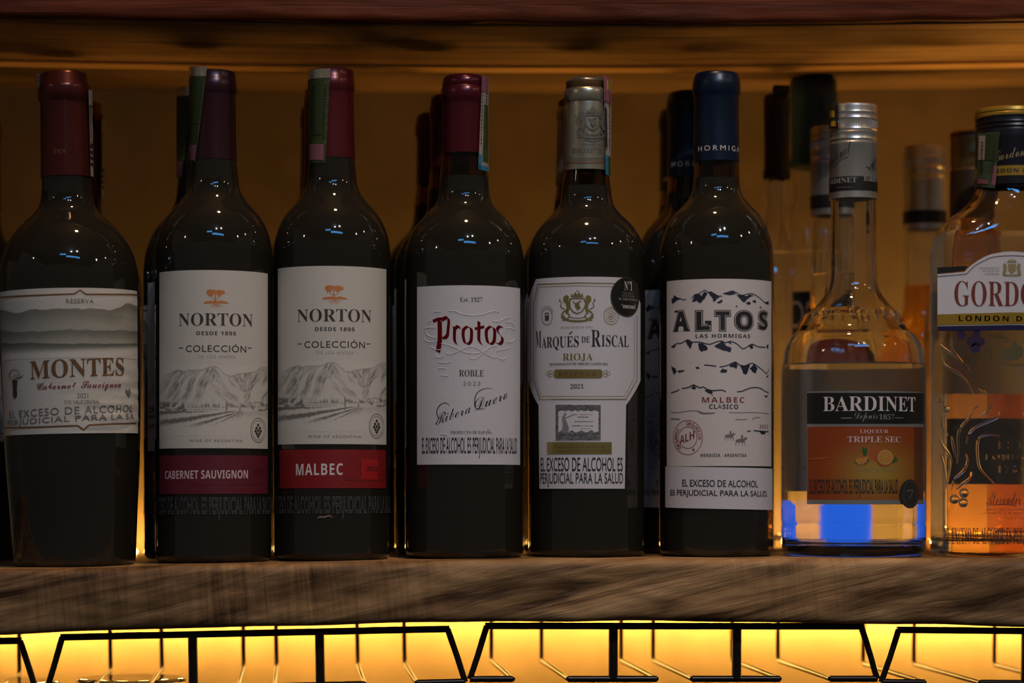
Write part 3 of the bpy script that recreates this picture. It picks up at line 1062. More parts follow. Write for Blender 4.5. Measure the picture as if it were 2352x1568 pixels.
# ================================================================== bottle with the red blackletter name
def b_black():
    z = shelf_z(at(1066, 1282, YR).x)
    b = Bottle(1066.5, YR, z)
    e = b.root('wine_bottle', 'wine bottle with a glossy red blackletter name on a plain white label', 'bottle')
    lathe('glass', wine_body(b, [(408, 55.5), (430, 56.5), (452, 59), (472, 68), (491, 86), (505, 98), (518, 109), (545, 125), (571, 133), (598, 137), (640, 137.5), (1265, 136)]), e, M_DARKGLASS, 96)
    lathe('neck_glass', [(50 * b.k, b.lz(349)), (55.5 * b.k, b.lz(409)), (44 * b.k, b.lz(409)), (41 * b.k, b.lz(349)), (50 * b.k, b.lz(349))][::-1], e, M_OLIVE, 72)
    lathe('capsule', capsule_prof(b, [(168, 40), (171, 46), (176, 49.5), (190, 51), (192, 50), (194, 51), (197, 53.5), (221, 53.5), (228, 50), (235, 49.5), (349, 50.5)]), e, foil('dark_red_capsule', (0.085, 0.008, 0.014), 0.24, 0.35), 72)
    R = 137.5 * b.k + 0.0002
    pr = Print(b, R)
    lab = pr.rect('label', e, M_PAPER, 958, 1194.5, 655, 1066.5, na=48, h=0.00003)
    q = Print(b, R)
    q.txt('Est. 1927', 1056.5, 1108.5, 682, 693, M_SOFTINK, 'serif', off=-0.005)
    RF = M_REDFOIL
    # broad-nib P
    q.nib([(995, 738), (1006, 733), (1017, 732), (1024, 731)], 3, 7, RF)
    q.nib([(1010, 736), (1010.5, 760), (1010, 785), (1006, 808)], 10, 5, RF, 2)
    q.nib([(1014, 735), (1022, 730), (1029, 729), (1031, 738), (1029, 760), (1028, 769), (1022, 776)], 6, 6, RF, 3)
    q.nib([(1022, 776), (1016, 776)], 2, 5, RF, 2)
    # r
    q.nib([(1041, 749), (1044, 755), (1044, 780), (1048, 790)], 7, 4, RF, 1)
    q.nib([(1044, 757), (1050, 750), (1055, 751), (1058, 753)], 4, 7, RF, 2)
    # o, o
    for x0 in (1073, 1126):
        q.nib([(x0 + 1, 749), (x0 - 8, 757), (x0 - 9, 772), (x0 - 5, 787), (x0 + 2, 791)], 7, 3, RF, 1)
        q.nib([(x0 + 1, 749), (x0 + 9, 755), (x0 + 10, 770), (x0 + 8, 784), (x0 + 1, 791)], 7, 3, RF, 2)
    # t
    q.nib([(1100, 738), (1100, 756), (1100, 780), (1106, 791)], 7, 4, RF, 1)
    q.nib([(1091, 755), (1100, 753), (1112, 750)], 2, 6, RF, 2)
    # s
    q.nib([(1154, 751), (1147, 750), (1142, 757), (1146, 766), (1153, 774), (1153, 784), (1147, 790), (1139, 787)], 6, 5, RF, 1)
    q.txt('ROBLE', 1054.5, 1111.5, 849, 864.5, M_SOFTINK, 'serif', off=-0.005)
    q.txt('2023', 1063.5, 1103, 876, 885.5, M_GREYINK, 'sans', track=1.25)
    q.txt('Ribera', 1001, 1081, 937, 962, M_INK, 'script', -0.36, off=-0.006)
    q.txt('Duero', 1090, 1165, 902, 929, M_INK, 'script', -0.36, off=-0.006)
    q.stroke([(1034, 931), (1022, 925), (1009, 932), (1003, 948), (1008, 962), (1001, 972)], 2.2, M_INK, taper=True)
    q.stroke([(1115, 938), (1098, 939), (1090, 930), (1094, 905), (1110, 893), (1130, 892)], 2.0, M_INK, taper=True)
    q.txt('PRODUCTO DE ESPANA', 1035, 1129.5, 989, 996.5, M_SOFTINK, 'serif', off=-0.008)
    q.stroke([(1119, 987.5), (1121, 986.6), (1123, 987.4), (1125, 986.6)], 1.0, M_SOFTINK, k=2)
    q.txt('EL EXCESO DE ALCOHOL ES PERJUDICIAL PARA LA SALUD', 969.5, 1187, 1004, 1053, M_INK, 'sans', off=0.012)
    q.build(lab)
    # blind embossed scrollwork
    V, Fc = [], []
    Z = lambda x, y: (940 + x / 3.563, 640 + y / 3.563)
    for P in ([(320, 262), (370, 265), (440, 290), (540, 300), (620, 285), (690, 265), (735, 275)], [(680, 345), (730, 350), (780, 325), (825, 320)], [(785, 355), (835, 360), (860, 400), (865, 425)],
              [(785, 405), (830, 405), (862, 425)], [(865, 490), (830, 520), (790, 515)], [(120, 410), (160, 400), (220, 400)], [(130, 425), (150, 460), (190, 480), (225, 485)], [(125, 480), (140, 510), (190, 520), (230, 510)],
              [(175, 555), (220, 580), (260, 578)], [(210, 610), (225, 640), (260, 645), (280, 630)], [(260, 530), (330, 545), (400, 575), (470, 605), (550, 610), (610, 590), (660, 560), (715, 545)],
              [(300, 610), (350, 615), (410, 590), (470, 560), (530, 560), (590, 590), (650, 630), (700, 645), (725, 630), (720, 590), (770, 580), (830, 560)], [(490, 650), (540, 655), (590, 620), (640, 580)], [(735, 655), (770, 660), (785, 645)],
              [(200, 270), (260, 268)], [(150, 355), (180, 340)], [(235, 680), (290, 690), (345, 678)], [(240, 730), (300, 735)], [(255, 790), (320, 795)], [(255, 1270), (310, 1278)]):
        Q = smooth_pts([Z(*p) for p in P], 6)
        pts = []
        for x, y in Q:
            a, zz = pr.pt(x, y)
            pts.append(pr.to3(a, zz, 0.0000))
        tube('embossed_scroll', pts, 0.00030, lab, M_PAPER, 6)
    stamp(b, 54.5 * b.k, e, [(1107, 172), (1121, 178), (1121, 396), (1098, 388)], [(0, 0.0, 1, 0.17, M_STP), (0.45, 0.3, 1, 0.9, M_STG), (0, 0.84, 0.35, 1, M_STB), (0, 0.95, 1, 1, M_STB)], M_STW)
    BO['black'] = b
    return e
E_BLACK = b_black()

# ================================================================== bottle with the crest and gold-lined white label
def b_crest():
    z = shelf_z(at(1347, 1280, YR).x)
    b = Bottle(1347, YR, z)
    e = b.root('wine_bottle', 'wine bottle with silver capsule, gold lined crest label and round black sticker', 'bottle')
    lathe('glass', wine_body(b, [(430, 56), (455, 58.5), (472, 63), (491, 78), (514, 101), (537, 118), (560, 129), (587, 134.5), (640, 135), (1263, 133)]), e, M_DARKGLASS, 96)
    lathe('neck_glass', [(50 * b.k, b.lz(387)), (56 * b.k, b.lz(431)), (44 * b.k, b.lz(431)), (42 * b.k, b.lz(387)), (50 * b.k, b.lz(387))][::-1], e, M_OLIVE, 72)
    cap = lathe('capsule', capsule_prof(b, [(175, 38), (178, 44), (182, 46), (198, 46.5), (200, 50), (204, 51.5), (228, 51.5), (231, 49.5), (236, 50), (300, 51.5), (387, 54)]), e, mat('silver_capsule', (0.46, 0.42, 0.32), 0.27, 0.8, bump=0.1, bscale=200), 72)
    LF = lambda y: b.lz(y) - (YH - y) * b.k * (47 * b.k / b.t)
    lathe('capsule_top', [(0, LF(174.5)), (38 * b.k, LF(175.5)), (47.2 * b.k, LF(182)), (47.2 * b.k, LF(197)), (46 * b.k, LF(199))][::-1], e, mat('copper_brown_cap', (0.20, 0.10, 0.045), 0.35, 0.6), 64)
    pc = Print(b, 54.2 * b.k, step=0.0015)
    G = mat('grey_green_ink', (0.10, 0.105, 0.085), 0.5)
    pc.txt('MARQUES', 1314, 1362, 338, 353, G, 'serif')
    pc.txt('DE', 1364, 1370, 338, 344, G, 'serif')
    pc.txt('RISCAL', 1372, 1392, 338, 353, G, 'serif')
    pc.txt('HEREDEROS DEL', 1336, 1386, 329, 333, G, 'serif')
    for y, w, m in ((362, 1.5, G), (366, 1.2, G), (372, 3.5, M_BRONZE)):
        pc.stroke([(1299, y), (1330, y + 1), (1370, y + 1), (1402, y)], w, m, k=8)
    for s in (-1, 1):
        for k in range(5):
            x0 = 1300 + k * 24
            pc.stroke([(x0, 200 + 0), (x0 + s * 40, 200 + 85), (x0 + s * 80, 200 + 170)], 0.7, mat('capsule_line', (0.22, 0.21, 0.17), 0.5), k=6) if 1298 < x0 + s * 80 < 1402 else None
    def crest(q, cx, cy, S, m, lay=1):
        """crown, shield, two rearing lions and a ribbon, drawn around (cx, cy); S px per unit."""
        T = lambda P: [(cx + x * S, cy + y * S) for x, y in P]
        q.poly(T([(-15, -22), (-13, -31), (-9, -25), (-5, -34), (0, -27), (4, -35), (8, -26), (12, -32), (14, -22)]), m, lay)
        q.disc(cx, cy - 36 * S, 1.8 * S, 1.8 * S, m, lay, 10)
        q.stroke(T([(-17, -18), (17, -18), (16, 4), (0, 16), (-16, 4), (-17, -18)]), 3.0 * S, m, lay, k=2)
        q.stroke(T([(-10, -12), (8, 4)]), 2.5 * S, m, lay)
        q.stroke(T([(8, -13), (-4, -4), (2, 8)]), 3.2 * S, m, lay)
        q.poly(T([(-6, -3), (4, -8), (7, 3), (0, 9)]), m, lay)
        for s in (-1, 1):
            q.poly(T([(s * 19, -24), (s * 26, -27), (s * 32, -22), (s * 32, -13), (s * 27, -8), (s * 24, 2), (s * 28, 10), (s * 24, 18), (s * 19, 10), (s * 17, -2), (s * 20, -12)]), m, lay)
            q.stroke(T([(s * 26, -6), (s * 19, -10), (s * 16, -16)]), 3 * S, m, lay)
            q.stroke(T([(s * 25, 8), (s * 33, 14), (s * 36, 24), (s * 30, 27)]), 3.5 * S, m, lay)
            q.stroke(T([(s * 29, 6), (s * 38, 0), (s * 36, -9), (s * 41, -14), (s * 38, -18)]), 2.2 * S, m, lay)
            q.stroke(T([(s * 22, 14), (s * 18, 22), (s * 26, 30), (s * 34, 31)]), 3 * S, m, lay)
        q.stroke(T([(-34, 20), (-24, 30), (-8, 33), (8, 33), (24, 30), (34, 20)]), 4.5 * S, m, lay)
        q.stroke(T([(-20, 22), (-8, 26), (8, 26), (20, 22)]), 2.0 * S, m, lay)
    crest(pc, 1362, 282, 1.02, G)
    pc.stroke([(1340, 318), (1362, 324), (1386, 317)], 2, G)
    pc.build(cap)
    R = 135 * b.k + 0.0002
    pr = Print(b, R)
    # the cut-out label: half widths as a function of height
    TOP, ZS = [(1231, 641), (1213, 700), (1213, 872), (1237, 930), (1239, 1122)], [(1441, 640), (1471, 696), (1471, 874), (1438, 930), (1435, 1122)]
    Lc = sorted([(pr.pt(*p)[1], pr.pt(*p)[0]) for p in TOP])
    Rc = sorted([(pr.pt(*p)[1], pr.pt(*p)[0]) for p in ZS])
    V, Fc = [], []
    zs = sorted(set(list(np.linspace(Lc[0][0], Lc[-1][0], 60)) + [p[0] for p in Lc] + [p[0] for p in Rc if Lc[0][0] < p[0] < Lc[-1][0]]))
    NA = 44
    for hh in (0.00004, -0.00008):
        for zz in zs:
            l, r = np.interp(zz, *zip(*Lc)), np.interp(zz, *zip(*Rc))
            for i in range(NA + 1):
                V.append(pr.to3(l + (r - l) * i / NA, zz, hh))
    N = len(zs) * (NA + 1)
    for j in range(len(zs) - 1):
        for i in range(NA):
            a = j * (NA + 1) + i
            Fc.append((a, a + 1, a + NA + 2, a + NA + 1))
        for i in (0, NA):
            a, c = j * (NA + 1) + i, (j + 1) * (NA + 1) + i
            Fc.append((a, N + a, N + c, c))
    for i in range(NA):
        for j in (0, len(zs) - 1):
            a = j * (NA + 1) + i
            Fc.append((a, N + a, N + a + 1, a + 1))
    lab = sharp(mesh('label', V, Fc, e, M_PAPER), 40)
    q = Print(b, R + 0.0001)
    for P, w, m in (([(1226, 704), (1226, 868), (1240, 917), (1437, 917), (1463, 872), (1463, 725)], 2.2, M_GOLD), ([(1231, 704), (1231, 866), (1243, 910), (1434, 910), (1457, 868), (1457, 732)], 1.2, M_GOLDINK),
                    ([(1226, 704), (1235, 653), (1330, 649.5), (1412, 651)], 2.2, M_GOLD), ([(1231, 704), (1238, 659), (1330, 656), (1410, 658)], 1.2, M_GOLDINK)):
        for u, v in zip(P, P[1:]):
            q.stroke([u, ((u[0] + v[0]) / 2, (u[1] + v[1]) / 2), v], w, m, k=6)
    crest(q, 1326, 704, 1.0, M_GOLD)
    q.ring(1256.6, 727, 12, 19, 1.6, M_GREYINK)
    q.poly([(1252, 718), (1261, 718), (1261, 736), (1252, 736)], M_SOFTINK)
    q.poly([(1254, 721), (1259, 721), (1259, 724), (1254, 724)], M_PAPER, 2)
    q.ring(1256.6, 727, 15, 24, 1.0, M_GREYINK, a0=200, a1=340)
    q.ring(1403.6, 727, 16.5, 18, 1.6, M_GOLDINK)
    q.ring(1403.6, 727, 11, 12, 1.2, M_GOLDINK)
    q.ring(1403.6, 727, 6, 7, 1.6, M_GOLDINK)
    q.ring(1403.6, 727, 19, 22, 1.0, M_GOLDINK, a0=200, a1=340)
    q.disc(1403.6, 727, 3, 3, M_GOLDINK)
    q.txt('HEREDEROS DEL', 1287.5, 1363.5, 748.5, 753.5, M_PALEINK, 'serif', track=1.2)
    q.txt('M', 1231, 1243.5, 760, 797, M_INK, 'serif', off=-0.01)
    q.txt('ARQUES', 1244.5, 1329.5, 772, 803, M_INK, 'serif', off=-0.005)
    q.stroke([(1307, 767.5), (1315, 760.5)], 2.6, M_INK, taper=True)
    q.txt('DE', 1335.5, 1355, 772.5, 786, M_INK, 'serif', off=-0.005)
    q.txt('R', 1358, 1380, 757.5, 795.5, M_INK, 'serif', off=-0.005)
    q.txt('ISCAL', 1381.5, 1444, 769.5, 796, M_INK, 'serif', off=-0.005)
    q.txt('RIOJA', 1293, 1361.5, 811, 829, M_GOLD, 'serif', off=-0.005)
    q.txt('DENOMINACION DE ORIGEN CALIFICADA', 1262.5, 1396.5, 832.5, 838, M_SOFTINK, 'serif')
    q.stroke([(1316, 831.5), (1318, 830)], 0.9, M_SOFTINK)
    n = 8
    pill = [(1276 + 104 * i / n, 848) for i in range(n + 1)] + [(1384, 853), (1384, 863)] + [(1380 - 104 * i / n, 868.5) for i in range(n + 1)] + [(1272, 863), (1272, 853)]
    q.poly(pill, M_GOLD)
    q.txt('RESERVA', 1284, 1371, 853.5, 864.5, M_BRONZE, 'sansb', lay=2, track=1.1)
    for s in (-1, 1):
        x = 1328 + s * 63
        q.ring(x, 854.5, 4.5, 4, 1.2, M_GOLDINK)
        q.ring(x, 861.5, 4.5, 4, 1.2, M_GOLDINK)
        q.ring(x + s * 6, 858, 4, 4.5, 1.2, M_GOLDINK)
    q.txt('2021', 1310, 1340.5, 881.5, 892, M_SOFTINK, 'serif', off=-0.006)
    # engraved proscenium
    def eng(px, py):
        x, y = (px - 1276) / 104, (py - 924) / 88
        out = np.tile(np.array(PAPER), (len(x), 1))
        edge = 0.03 * (fbm(px / 4, py / 4) - 0.5)
        inside = (x > 0.06 + edge) & (x < 0.95 + edge) & (y > 0.20 + 0.03 * np.abs(np.sin(x * 22))) & (y < 0.76 + edge * 2 + 0.03 * np.sin(x * 30))
        d = np.maximum.reduce([np.abs(x - 0.5) - 0.5, np.abs(y - 0.53) - 0.47])
        top = (y > 0.06 - 0.05 * np.exp(-((x - 0.47) / 0.09)**2)) | (np.abs(x - 0.03) < 0.025) | (np.abs(x - 0.94) < 0.025)
        ink = np.where(top & (d < 0), 0.80 + 0.55 * (fbm(px / 3, py / 3) - 0.35), 0)
        ink = np.where(inside, 0, ink)
        lines = ((np.abs(y - 0.32) < 0.012) & (x > 0.42) & (x < 0.82)) | ((np.abs(y - 0.38) < 0.014) & (x > 0.48) & (x < 0.74)) | ((np.abs(y - 0.50) < 0.012) & (x > 0.42) & (x < 0.83)) | \
                ((np.abs(y - 0.60 - 0.02 * x) < 0.012) & (x > 0.36) & (x < 0.84)) | ((np.abs(y - 0.68) < 0.012) & (x > 0.55) & (x < 0.76))
        ink = np.where(lines & (vnoise(px * 1.3, py * 0.2) > 0.32), 0.8, ink)
        fig = ((np.hypot((x - 0.21) * 1.2, y - 0.31) < 0.035) | ((np.abs(x - 0.20 - 0.02 * np.sin(y * 12)) < 0.03 + 0.13 * (y - 0.34)) & (y > 0.34) & (y < 0.78)) | ((np.abs(y - 0.40 + 0.5 * (x - 0.24)) < 0.018) & (x > 0.2) & (x < 0.42)))
        ink = np.where(fig, 0.70 + 0.4 * (fbm(px / 2.5, py / 2.5) - 0.5), ink)
        ink = np.where((y > 0.78) & (d < 0), 0.82 + 0.6 * (fbm(px / 5, py / 2.5) - 0.45), ink)
        k = np.clip(ink, 0, 0.95)[:, None]
        return out * (1 - k) + np.array((0.03, 0.03, 0.032)) * k
    pr.raster('illustration', lab, vcol_mat('printed_picture'), 1276, 1380, 924, 1013, 120, 104, eng, 2)
    q.poly([(1256.5 + 148.5 * i / 8, 1015) for i in range(9)] + [(1405 - 148.5 * i / 8, 1043) for i in range(9)], M_GOLD)
    q.txt('Primera medalla de oro Francia', 1272, 1388, 1020, 1029, M_BRONZE, 'script', lay=2)
    q.txt('otorgada a los vinos de Rioja', 1276, 1403, 1031, 1040, M_BRONZE, 'script', lay=2)
    q.txt('EL EXCESO DE ALCOHOL ES', 1242, 1430, 1050, 1082, M_INK, 'sans', off=0.004)
    q.txt('PERJUDICIAL PARA LA SALUD', 1241.5, 1431, 1085.5, 1118, M_INK, 'sans', off=0.004)
    q.build(lab)
    # round sticker
    ps = Print(b, R + 0.0004)
    ca, cz = ps.pt(1440, 681.5)
    rr = 0.0119
    disc = [(ca + rr * cos(2 * pi * i / 40), cz + rr * sin(2 * pi * i / 40)) for i in range(40)]
    ps.poly(disc, mat('black_sticker', (0.012, 0.012, 0.010), 0.32), 0, raw=True)
    ps.stroke([(ca + rr * 0.97 * cos(2 * pi * i / 40), cz + rr * 0.97 * sin(2 * pi * i / 40)) for i in range(40)], 0.0007, mat('dull_gold_edge', (0.12, 0.10, 0.03), 0.35, 0.7), 1, True, 1, raw=True)
    ps.txt('N', 1434, 1442, 646, 667, M_WHITEINK, 'serif', off=-0.005)
    ps.ring(1445, 649, 2, 3, 1, M_WHITEINK)
    ps.txt('1', 1447, 1452, 646, 667, M_WHITEINK, 'serif', off=-0.005)
    for t, y, x0, x1, m in (('THE BEST', 671, 1429, 1455, M_GREYINK), ('VINEYARD', 677.5, 1427, 1457, M_GREYINK), ('IN THE WORLD', 685, 1421, 1463, M_PALEINK)):
        ps.txt(t, x0, x1, y, y + 5, m, 'serif')
    ps.txt('VINEYARDS', 1430, 1459, 701, 708.5, M_WHITEINK, 'sansb')
    ps.txt('THE', 1425, 1432, 698, 701, M_PALEINK, 'sans')
    ps.txt('50', 1457, 1461, 697, 701, M_PALEINK, 'sans')
    ps.build(e, 'round_sticker')
    stamp(b, 56 * b.k, e, [(1386, 172), (1403, 184), (1403, 405), (1391, 400)], [(0, 0.0, 1, 0.26, M_STP), (0.45, 0.02, 0.9, 0.12, M_STY), (0.1, 0.32, 0.4, 0.72, M_INK), (0, 0.8, 0.5, 1, M_STB), (0.5, 0.8, 1, 1, M_STG)], M_STW)
    BO['crest'] = b
    return e
E_CREST = b_crest()

# ================================================================== bottle with the blue capsule and mountain sketches
def b_blue():
    z = shelf_z(at(1646, 1279, YR).x)
    b = Bottle(1645.5, YR, z)
    e = b.root('wine_bottle', 'wine bottle with a blue capsule and ink mountain sketches on its label', 'bottle')
    lathe('glass', wine_body(b, [(412, 53), (437, 55.5), (457, 64), (476, 81), (502, 104), (533, 119), (564, 127.5), (594, 131), (640, 132), (1262, 131)]), e, M_DARKGLASS, 96)
    lathe('neck_glass', [(51 * b.k, b.lz(365)), (53 * b.k, b.lz(413)), (42 * b.k, b.lz(413)), (41 * b.k, b.lz(365)), (51 * b.k, b.lz(365))][::-1], e, M_OLIVE, 72)
    cap = lathe('capsule', capsule_prof(b, [(161, 44), (163, 49), (170, 52), (176, 53), (179, 54.5), (190, 55.5), (206, 55), (213, 52.5), (219, 51.5), (300, 52), (366, 53)]), e, foil('navy_capsule', (0.005, 0.013, 0.034), 0.33, 0.35), 72)
    pc = Print(b, 52.6 * b.k)
    pc.txt('HORMIGAS', 1604, 1704, 333, 345, M_WHITEINK, 'sans', track=1.45)
    pc.build(cap)
    R = 132 * b.k + 0.0002
    pr = Print(b, R)
    lab = pr.rect('label', e, M_PAPERW, 1531.5, 1771.5, 640, 1070, na=48, h=0.00003)
    q = Print(b, R)
    rr = random.Random(5)
    Z = lambda P: [(1480 + x / 2.752, 620 + y / 2.752) for x, y in P]
    def ridge(P, w=2.0, m=M_NAVY):
        q.stroke(Z(P), w, m, k=2)
    def blob(P, m=M_NAVY, jag=4):
        out = []
        for a, c in zip(P, P[1:] + P[:1]):
            for s in range(3):
                f = s / 3
                out.append((a[0] + (c[0] - a[0]) * f + rr.uniform(-jag, jag) * (s > 0), a[1] + (c[1] - a[1]) * f + rr.uniform(-jag, jag) * (s > 0)))
        q.poly(Z(out), m)
    # band 1
    blob([(170, 185), (190, 158), (205, 175), (232, 185), (205, 192), (182, 215)])
    ridge([(205, 175), (235, 182), (250, 190), (266, 182)])
    ridge([(298, 180), (320, 155), (345, 150), (382, 126), (400, 140), (425, 138), (450, 160), (492, 165)])
    blob([(300, 200), (315, 160), (345, 150), (362, 165), (380, 130), (400, 148), (382, 182), (352, 210), (335, 192)])
    blob([(400, 140), (425, 138), (470, 165), (480, 172), (455, 185), (440, 205), (425, 170)])
    blob([(455, 205), (490, 185), (495, 198), (475, 212)], jag=2)
    ridge([(498, 150), (530, 140), (560, 132), (590, 148), (615, 160), (660, 150), (690, 152), (712, 165)])
    blob([(500, 152), (560, 133), (580, 148), (545, 158)], jag=3)
    blob([(580, 160), (612, 155), (640, 165), (672, 155), (690, 165), (655, 180), (630, 205), (612, 190)])
    blob([(640, 205), (662, 198), (675, 215), (655, 222)], jag=2)
    blob([(680, 200), (700, 185), (705, 210)], jag=2)
    ridge([(712, 165), (735, 182), (760, 205), (785, 215)])
    blob([(755, 205), (785, 195), (785, 220), (768, 216)], jag=2)
    blob([(577, 228), (585, 222), (590, 230), (580, 236)], jag=1)
    blob([(728, 240), (733, 225), (740, 244)], jag=1)
    # name: outlined slab capitals
    for s, x0, x1 in (('A', 181, 291), ('L', 319, 424), ('T', 441, 547), ('O', 566, 690), ('S', 716, 782)):
        xa, xb = 1480 + x0 / 2.752, 1480 + x1 / 2.752
        o1, o2, o3 = 0.075, 0.042, 0.020
        V = text2d(s, 'sansb', o1)[0]
        bb = (V.min(0), V.max(0))
        for off, m, ly in ((o1, M_INK, 1), (o2, M_PAPERW, 2), (o3, M_INK, 3)):
            q.txt(s, xa, xb, 711.5, 761, m, 'sansb', off=off, lay=ly, bb=bb)
    q.poly(Z([(192, 256), (240, 256), (240, 268), (192, 268)]), M_INK)
    q.poly(Z([(383, 320), (424, 320), (424, 350), (398, 350), (398, 338), (383, 338)]), M_INK, 1)
    q.txt('LAS HORMIGAS', 1598, 1723, 766.5, 775.5, M_INK, 'sansb', track=1.2)
    # band 2
    ridge([(170, 488), (205, 465), (235, 462), (275, 440), (300, 455), (350, 455), (410, 470), (450, 455), (490, 448), (510, 460), (545, 450), (590, 470), (620, 498), (650, 485), (680, 468), (720, 485), (765, 488)], 2.4)
    blob([(172, 487), (200, 470), (190, 492)], jag=2)
    blob([(262, 458), (275, 440), (305, 458), (298, 480), (290, 502), (280, 480)])
    blob([(340, 465), (365, 460), (400, 490), (402, 500), (360, 520), (345, 500)])
    blob([(440, 480), (490, 450), (520, 480), (550, 495), (545, 520), (500, 510), (470, 495)])
    blob([(530, 460), (545, 452), (552, 470)], jag=1)
    blob([(660, 485), (680, 468), (690, 490), (672, 500)], jag=3)
    blob([(772, 475), (785, 470), (783, 500), (772, 492)], jag=2)
    # band 3
    blob([(170, 605), (195, 620), (205, 640), (190, 665), (180, 640)], jag=3)
    blob([(210, 635), (250, 630), (255, 640), (235, 645), (220, 650)], jag=3)
    blob([(322, 615), (340, 610), (352, 622), (330, 625)], jag=1)
    ridge([(378, 600), (410, 602), (455, 608)], 2.6)
    ridge([(475, 612), (520, 605), (575, 580), (600, 600), (640, 605), (680, 588), (720, 612), (755, 640), (772, 655), (787, 625)], 2.4)
    blob([(472, 640), (500, 622), (525, 630), (520, 650), (490, 650)])
    blob([(535, 608), (575, 582), (592, 605), (580, 625), (560, 612)])
    blob([(605, 605), (640, 605), (665, 590), (660, 620), (640, 662), (622, 650)])
    blob([(665, 620), (690, 592), (715, 625), (700, 655), (680, 640)])
    blob([(768, 675), (785, 660), (780, 680)], jag=1)
    # band 4
    ridge([(170, 775), (195, 768), (222, 755)], 2.4)
    ridge([(238, 748), (280, 742), (312, 725), (350, 745), (372, 738), (400, 755), (440, 762), (490, 758), (515, 770)], 2.6)
    blob([(295, 745), (312, 727), (330, 748), (315, 755)], jag=2)
    blob([(380, 760), (410, 755), (435, 770), (425, 788), (400, 775)], jag=3)
    ridge([(585, 770), (620, 765), (660, 748), (700, 742), (735, 748), (760, 765), (785, 775)], 2.4)
    blob([(755, 795), (782, 790), (772, 808)], jag=2)
    q.txt('MALBEC', 1612.5, 1709.5, 911.5, 924.5, M_REDINK, 'sansb', track=1.25)
    q.stroke([(1635, 909), (1638, 905.5)], 1.6, M_REDINK)
    q.txt('CLÁSICO', 1629, 1695.5, 926, 939, M_INK, 'sansb', track=1.1)
    ridge([(170, 898), (220, 900), (280, 890), (340, 890), (375, 903), (445, 902)], 1.6, M_GREYINK)
    ridge([(340, 893), (370, 908), (445, 903)], 2.4, M_GREYINK)
    ridge([(535, 900), (600, 902), (700, 900), (787, 910)], 1.6, M_GREYINK)
    ridge([(168, 942), (195, 940), (225, 944)], 2.6, M_GREYINK)
    ridge([(575, 942), (610, 946), (650, 942)], 1.8, M_GREYINK)
    ridge([(680, 945), (700, 932), (732, 932)], 1.8, M_GREYINK)
    q.txt('2022', 1744.5, 1763.5, 975, 983.5, M_REDINK, 'sansb', track=1.3)
    ridge([(648, 1018), (672, 1018)], 2.4)
    ridge([(690, 1014), (730, 1018), (785, 1022)], 2.6)
    blob([(725, 1020), (770, 1018), (760, 1040), (740, 1036)], jag=2)
    # stamp with text on a circle
    cx, cy, rx, ry = 1580, 1004.5, 33.5, 39.5
    q.ring(cx, cy, rx, ry, 1.4, M_REDINK)
    q.ring(cx, cy, rx * 0.63, ry * 0.63, 1.4, M_REDINK)
    q.arctext('ORGANIC · ORGÁNICO', cx, cy, rx * 0.81, ry * 0.81, 8, -232, 8, M_REDINK)
    q.poly([(cx + 13 + (4.5 if i % 2 == 0 else 1.8) * sin(i * pi / 5), cy + 28 - (4.8 if i % 2 == 0 else 1.9) * cos(i * pi / 5)) for i in range(10)], M_REDINK)
    q.txt('ALH', 1561.5, 1595, 995, 1014, M_REDINK, 'sansb', -0.34)
    # two riders
    for ox, oy, s in ((0, 0, 1), (68, 26, 1.1)):
        Hh = lambda P: [(505 + ox + x * s, 1010 + oy + y * s) for x, y in P]
        blob(Hh([(2, 35), (20, 28), (45, 28), (58, 18), (70, 22), (66, 32), (58, 36), (54, 48), (44, 50), (22, 46), (8, 50)]), M_GREYINK, 1)
        blob(Hh([(34, 30), (34, 12), (40, 2), (46, 10), (46, 30)]), M_GREYINK, 1)
        for x, dx in ((10, -8), (20, 4), (44, -4), (52, 8)):
            ridge(Hh([(x, 46), (x + dx, 56), (x + dx * 0.4, 66)]), 1.4, M_GREYINK)
    q.txt('MENDOZA · ARGENTINA', 1609, 1714.5, 1041.5, 1049, M_INK, 'sansb', track=1.15)
    q.build(lab)
    ps = Print(b, R + 0.0002)
    aL, aR = ps.pt(1529, 1120)[0], ps.pt(1773, 1120)[0]
    zl, zr, zl2, zr2 = ps.pt(1529, 1071)[1], ps.pt(1773, 1076)[1], ps.pt(1529, 1165)[1], ps.pt(1773, 1171)[1]
    li = lambda z0, z1: (lambda a: z0 + (z1 - z0) * (a - aL) / (aR - aL))
    wl = ps.patch('warning_label', e, M_PAPER, aL, aR, li(zl2, zr2), li(zl, zr), na=44, h=0.0003)
    w = Print(b, R + 0.00055)
    w.txt('EL EXCESO DE ALCOHOL', 1567, 1740.5, 1102, 1118, M_INK, 'sans', 0.014, off=0.01)
    w.txt('ES PERJUDICIAL PARA LA SALUD.', 1540, 1762.5, 1125.5, 1143, M_INK, 'sans', 0.014, off=0.01)
    w.build(wl)
    BO['blue'] = b
    return e
E_BLUE = b_blue()

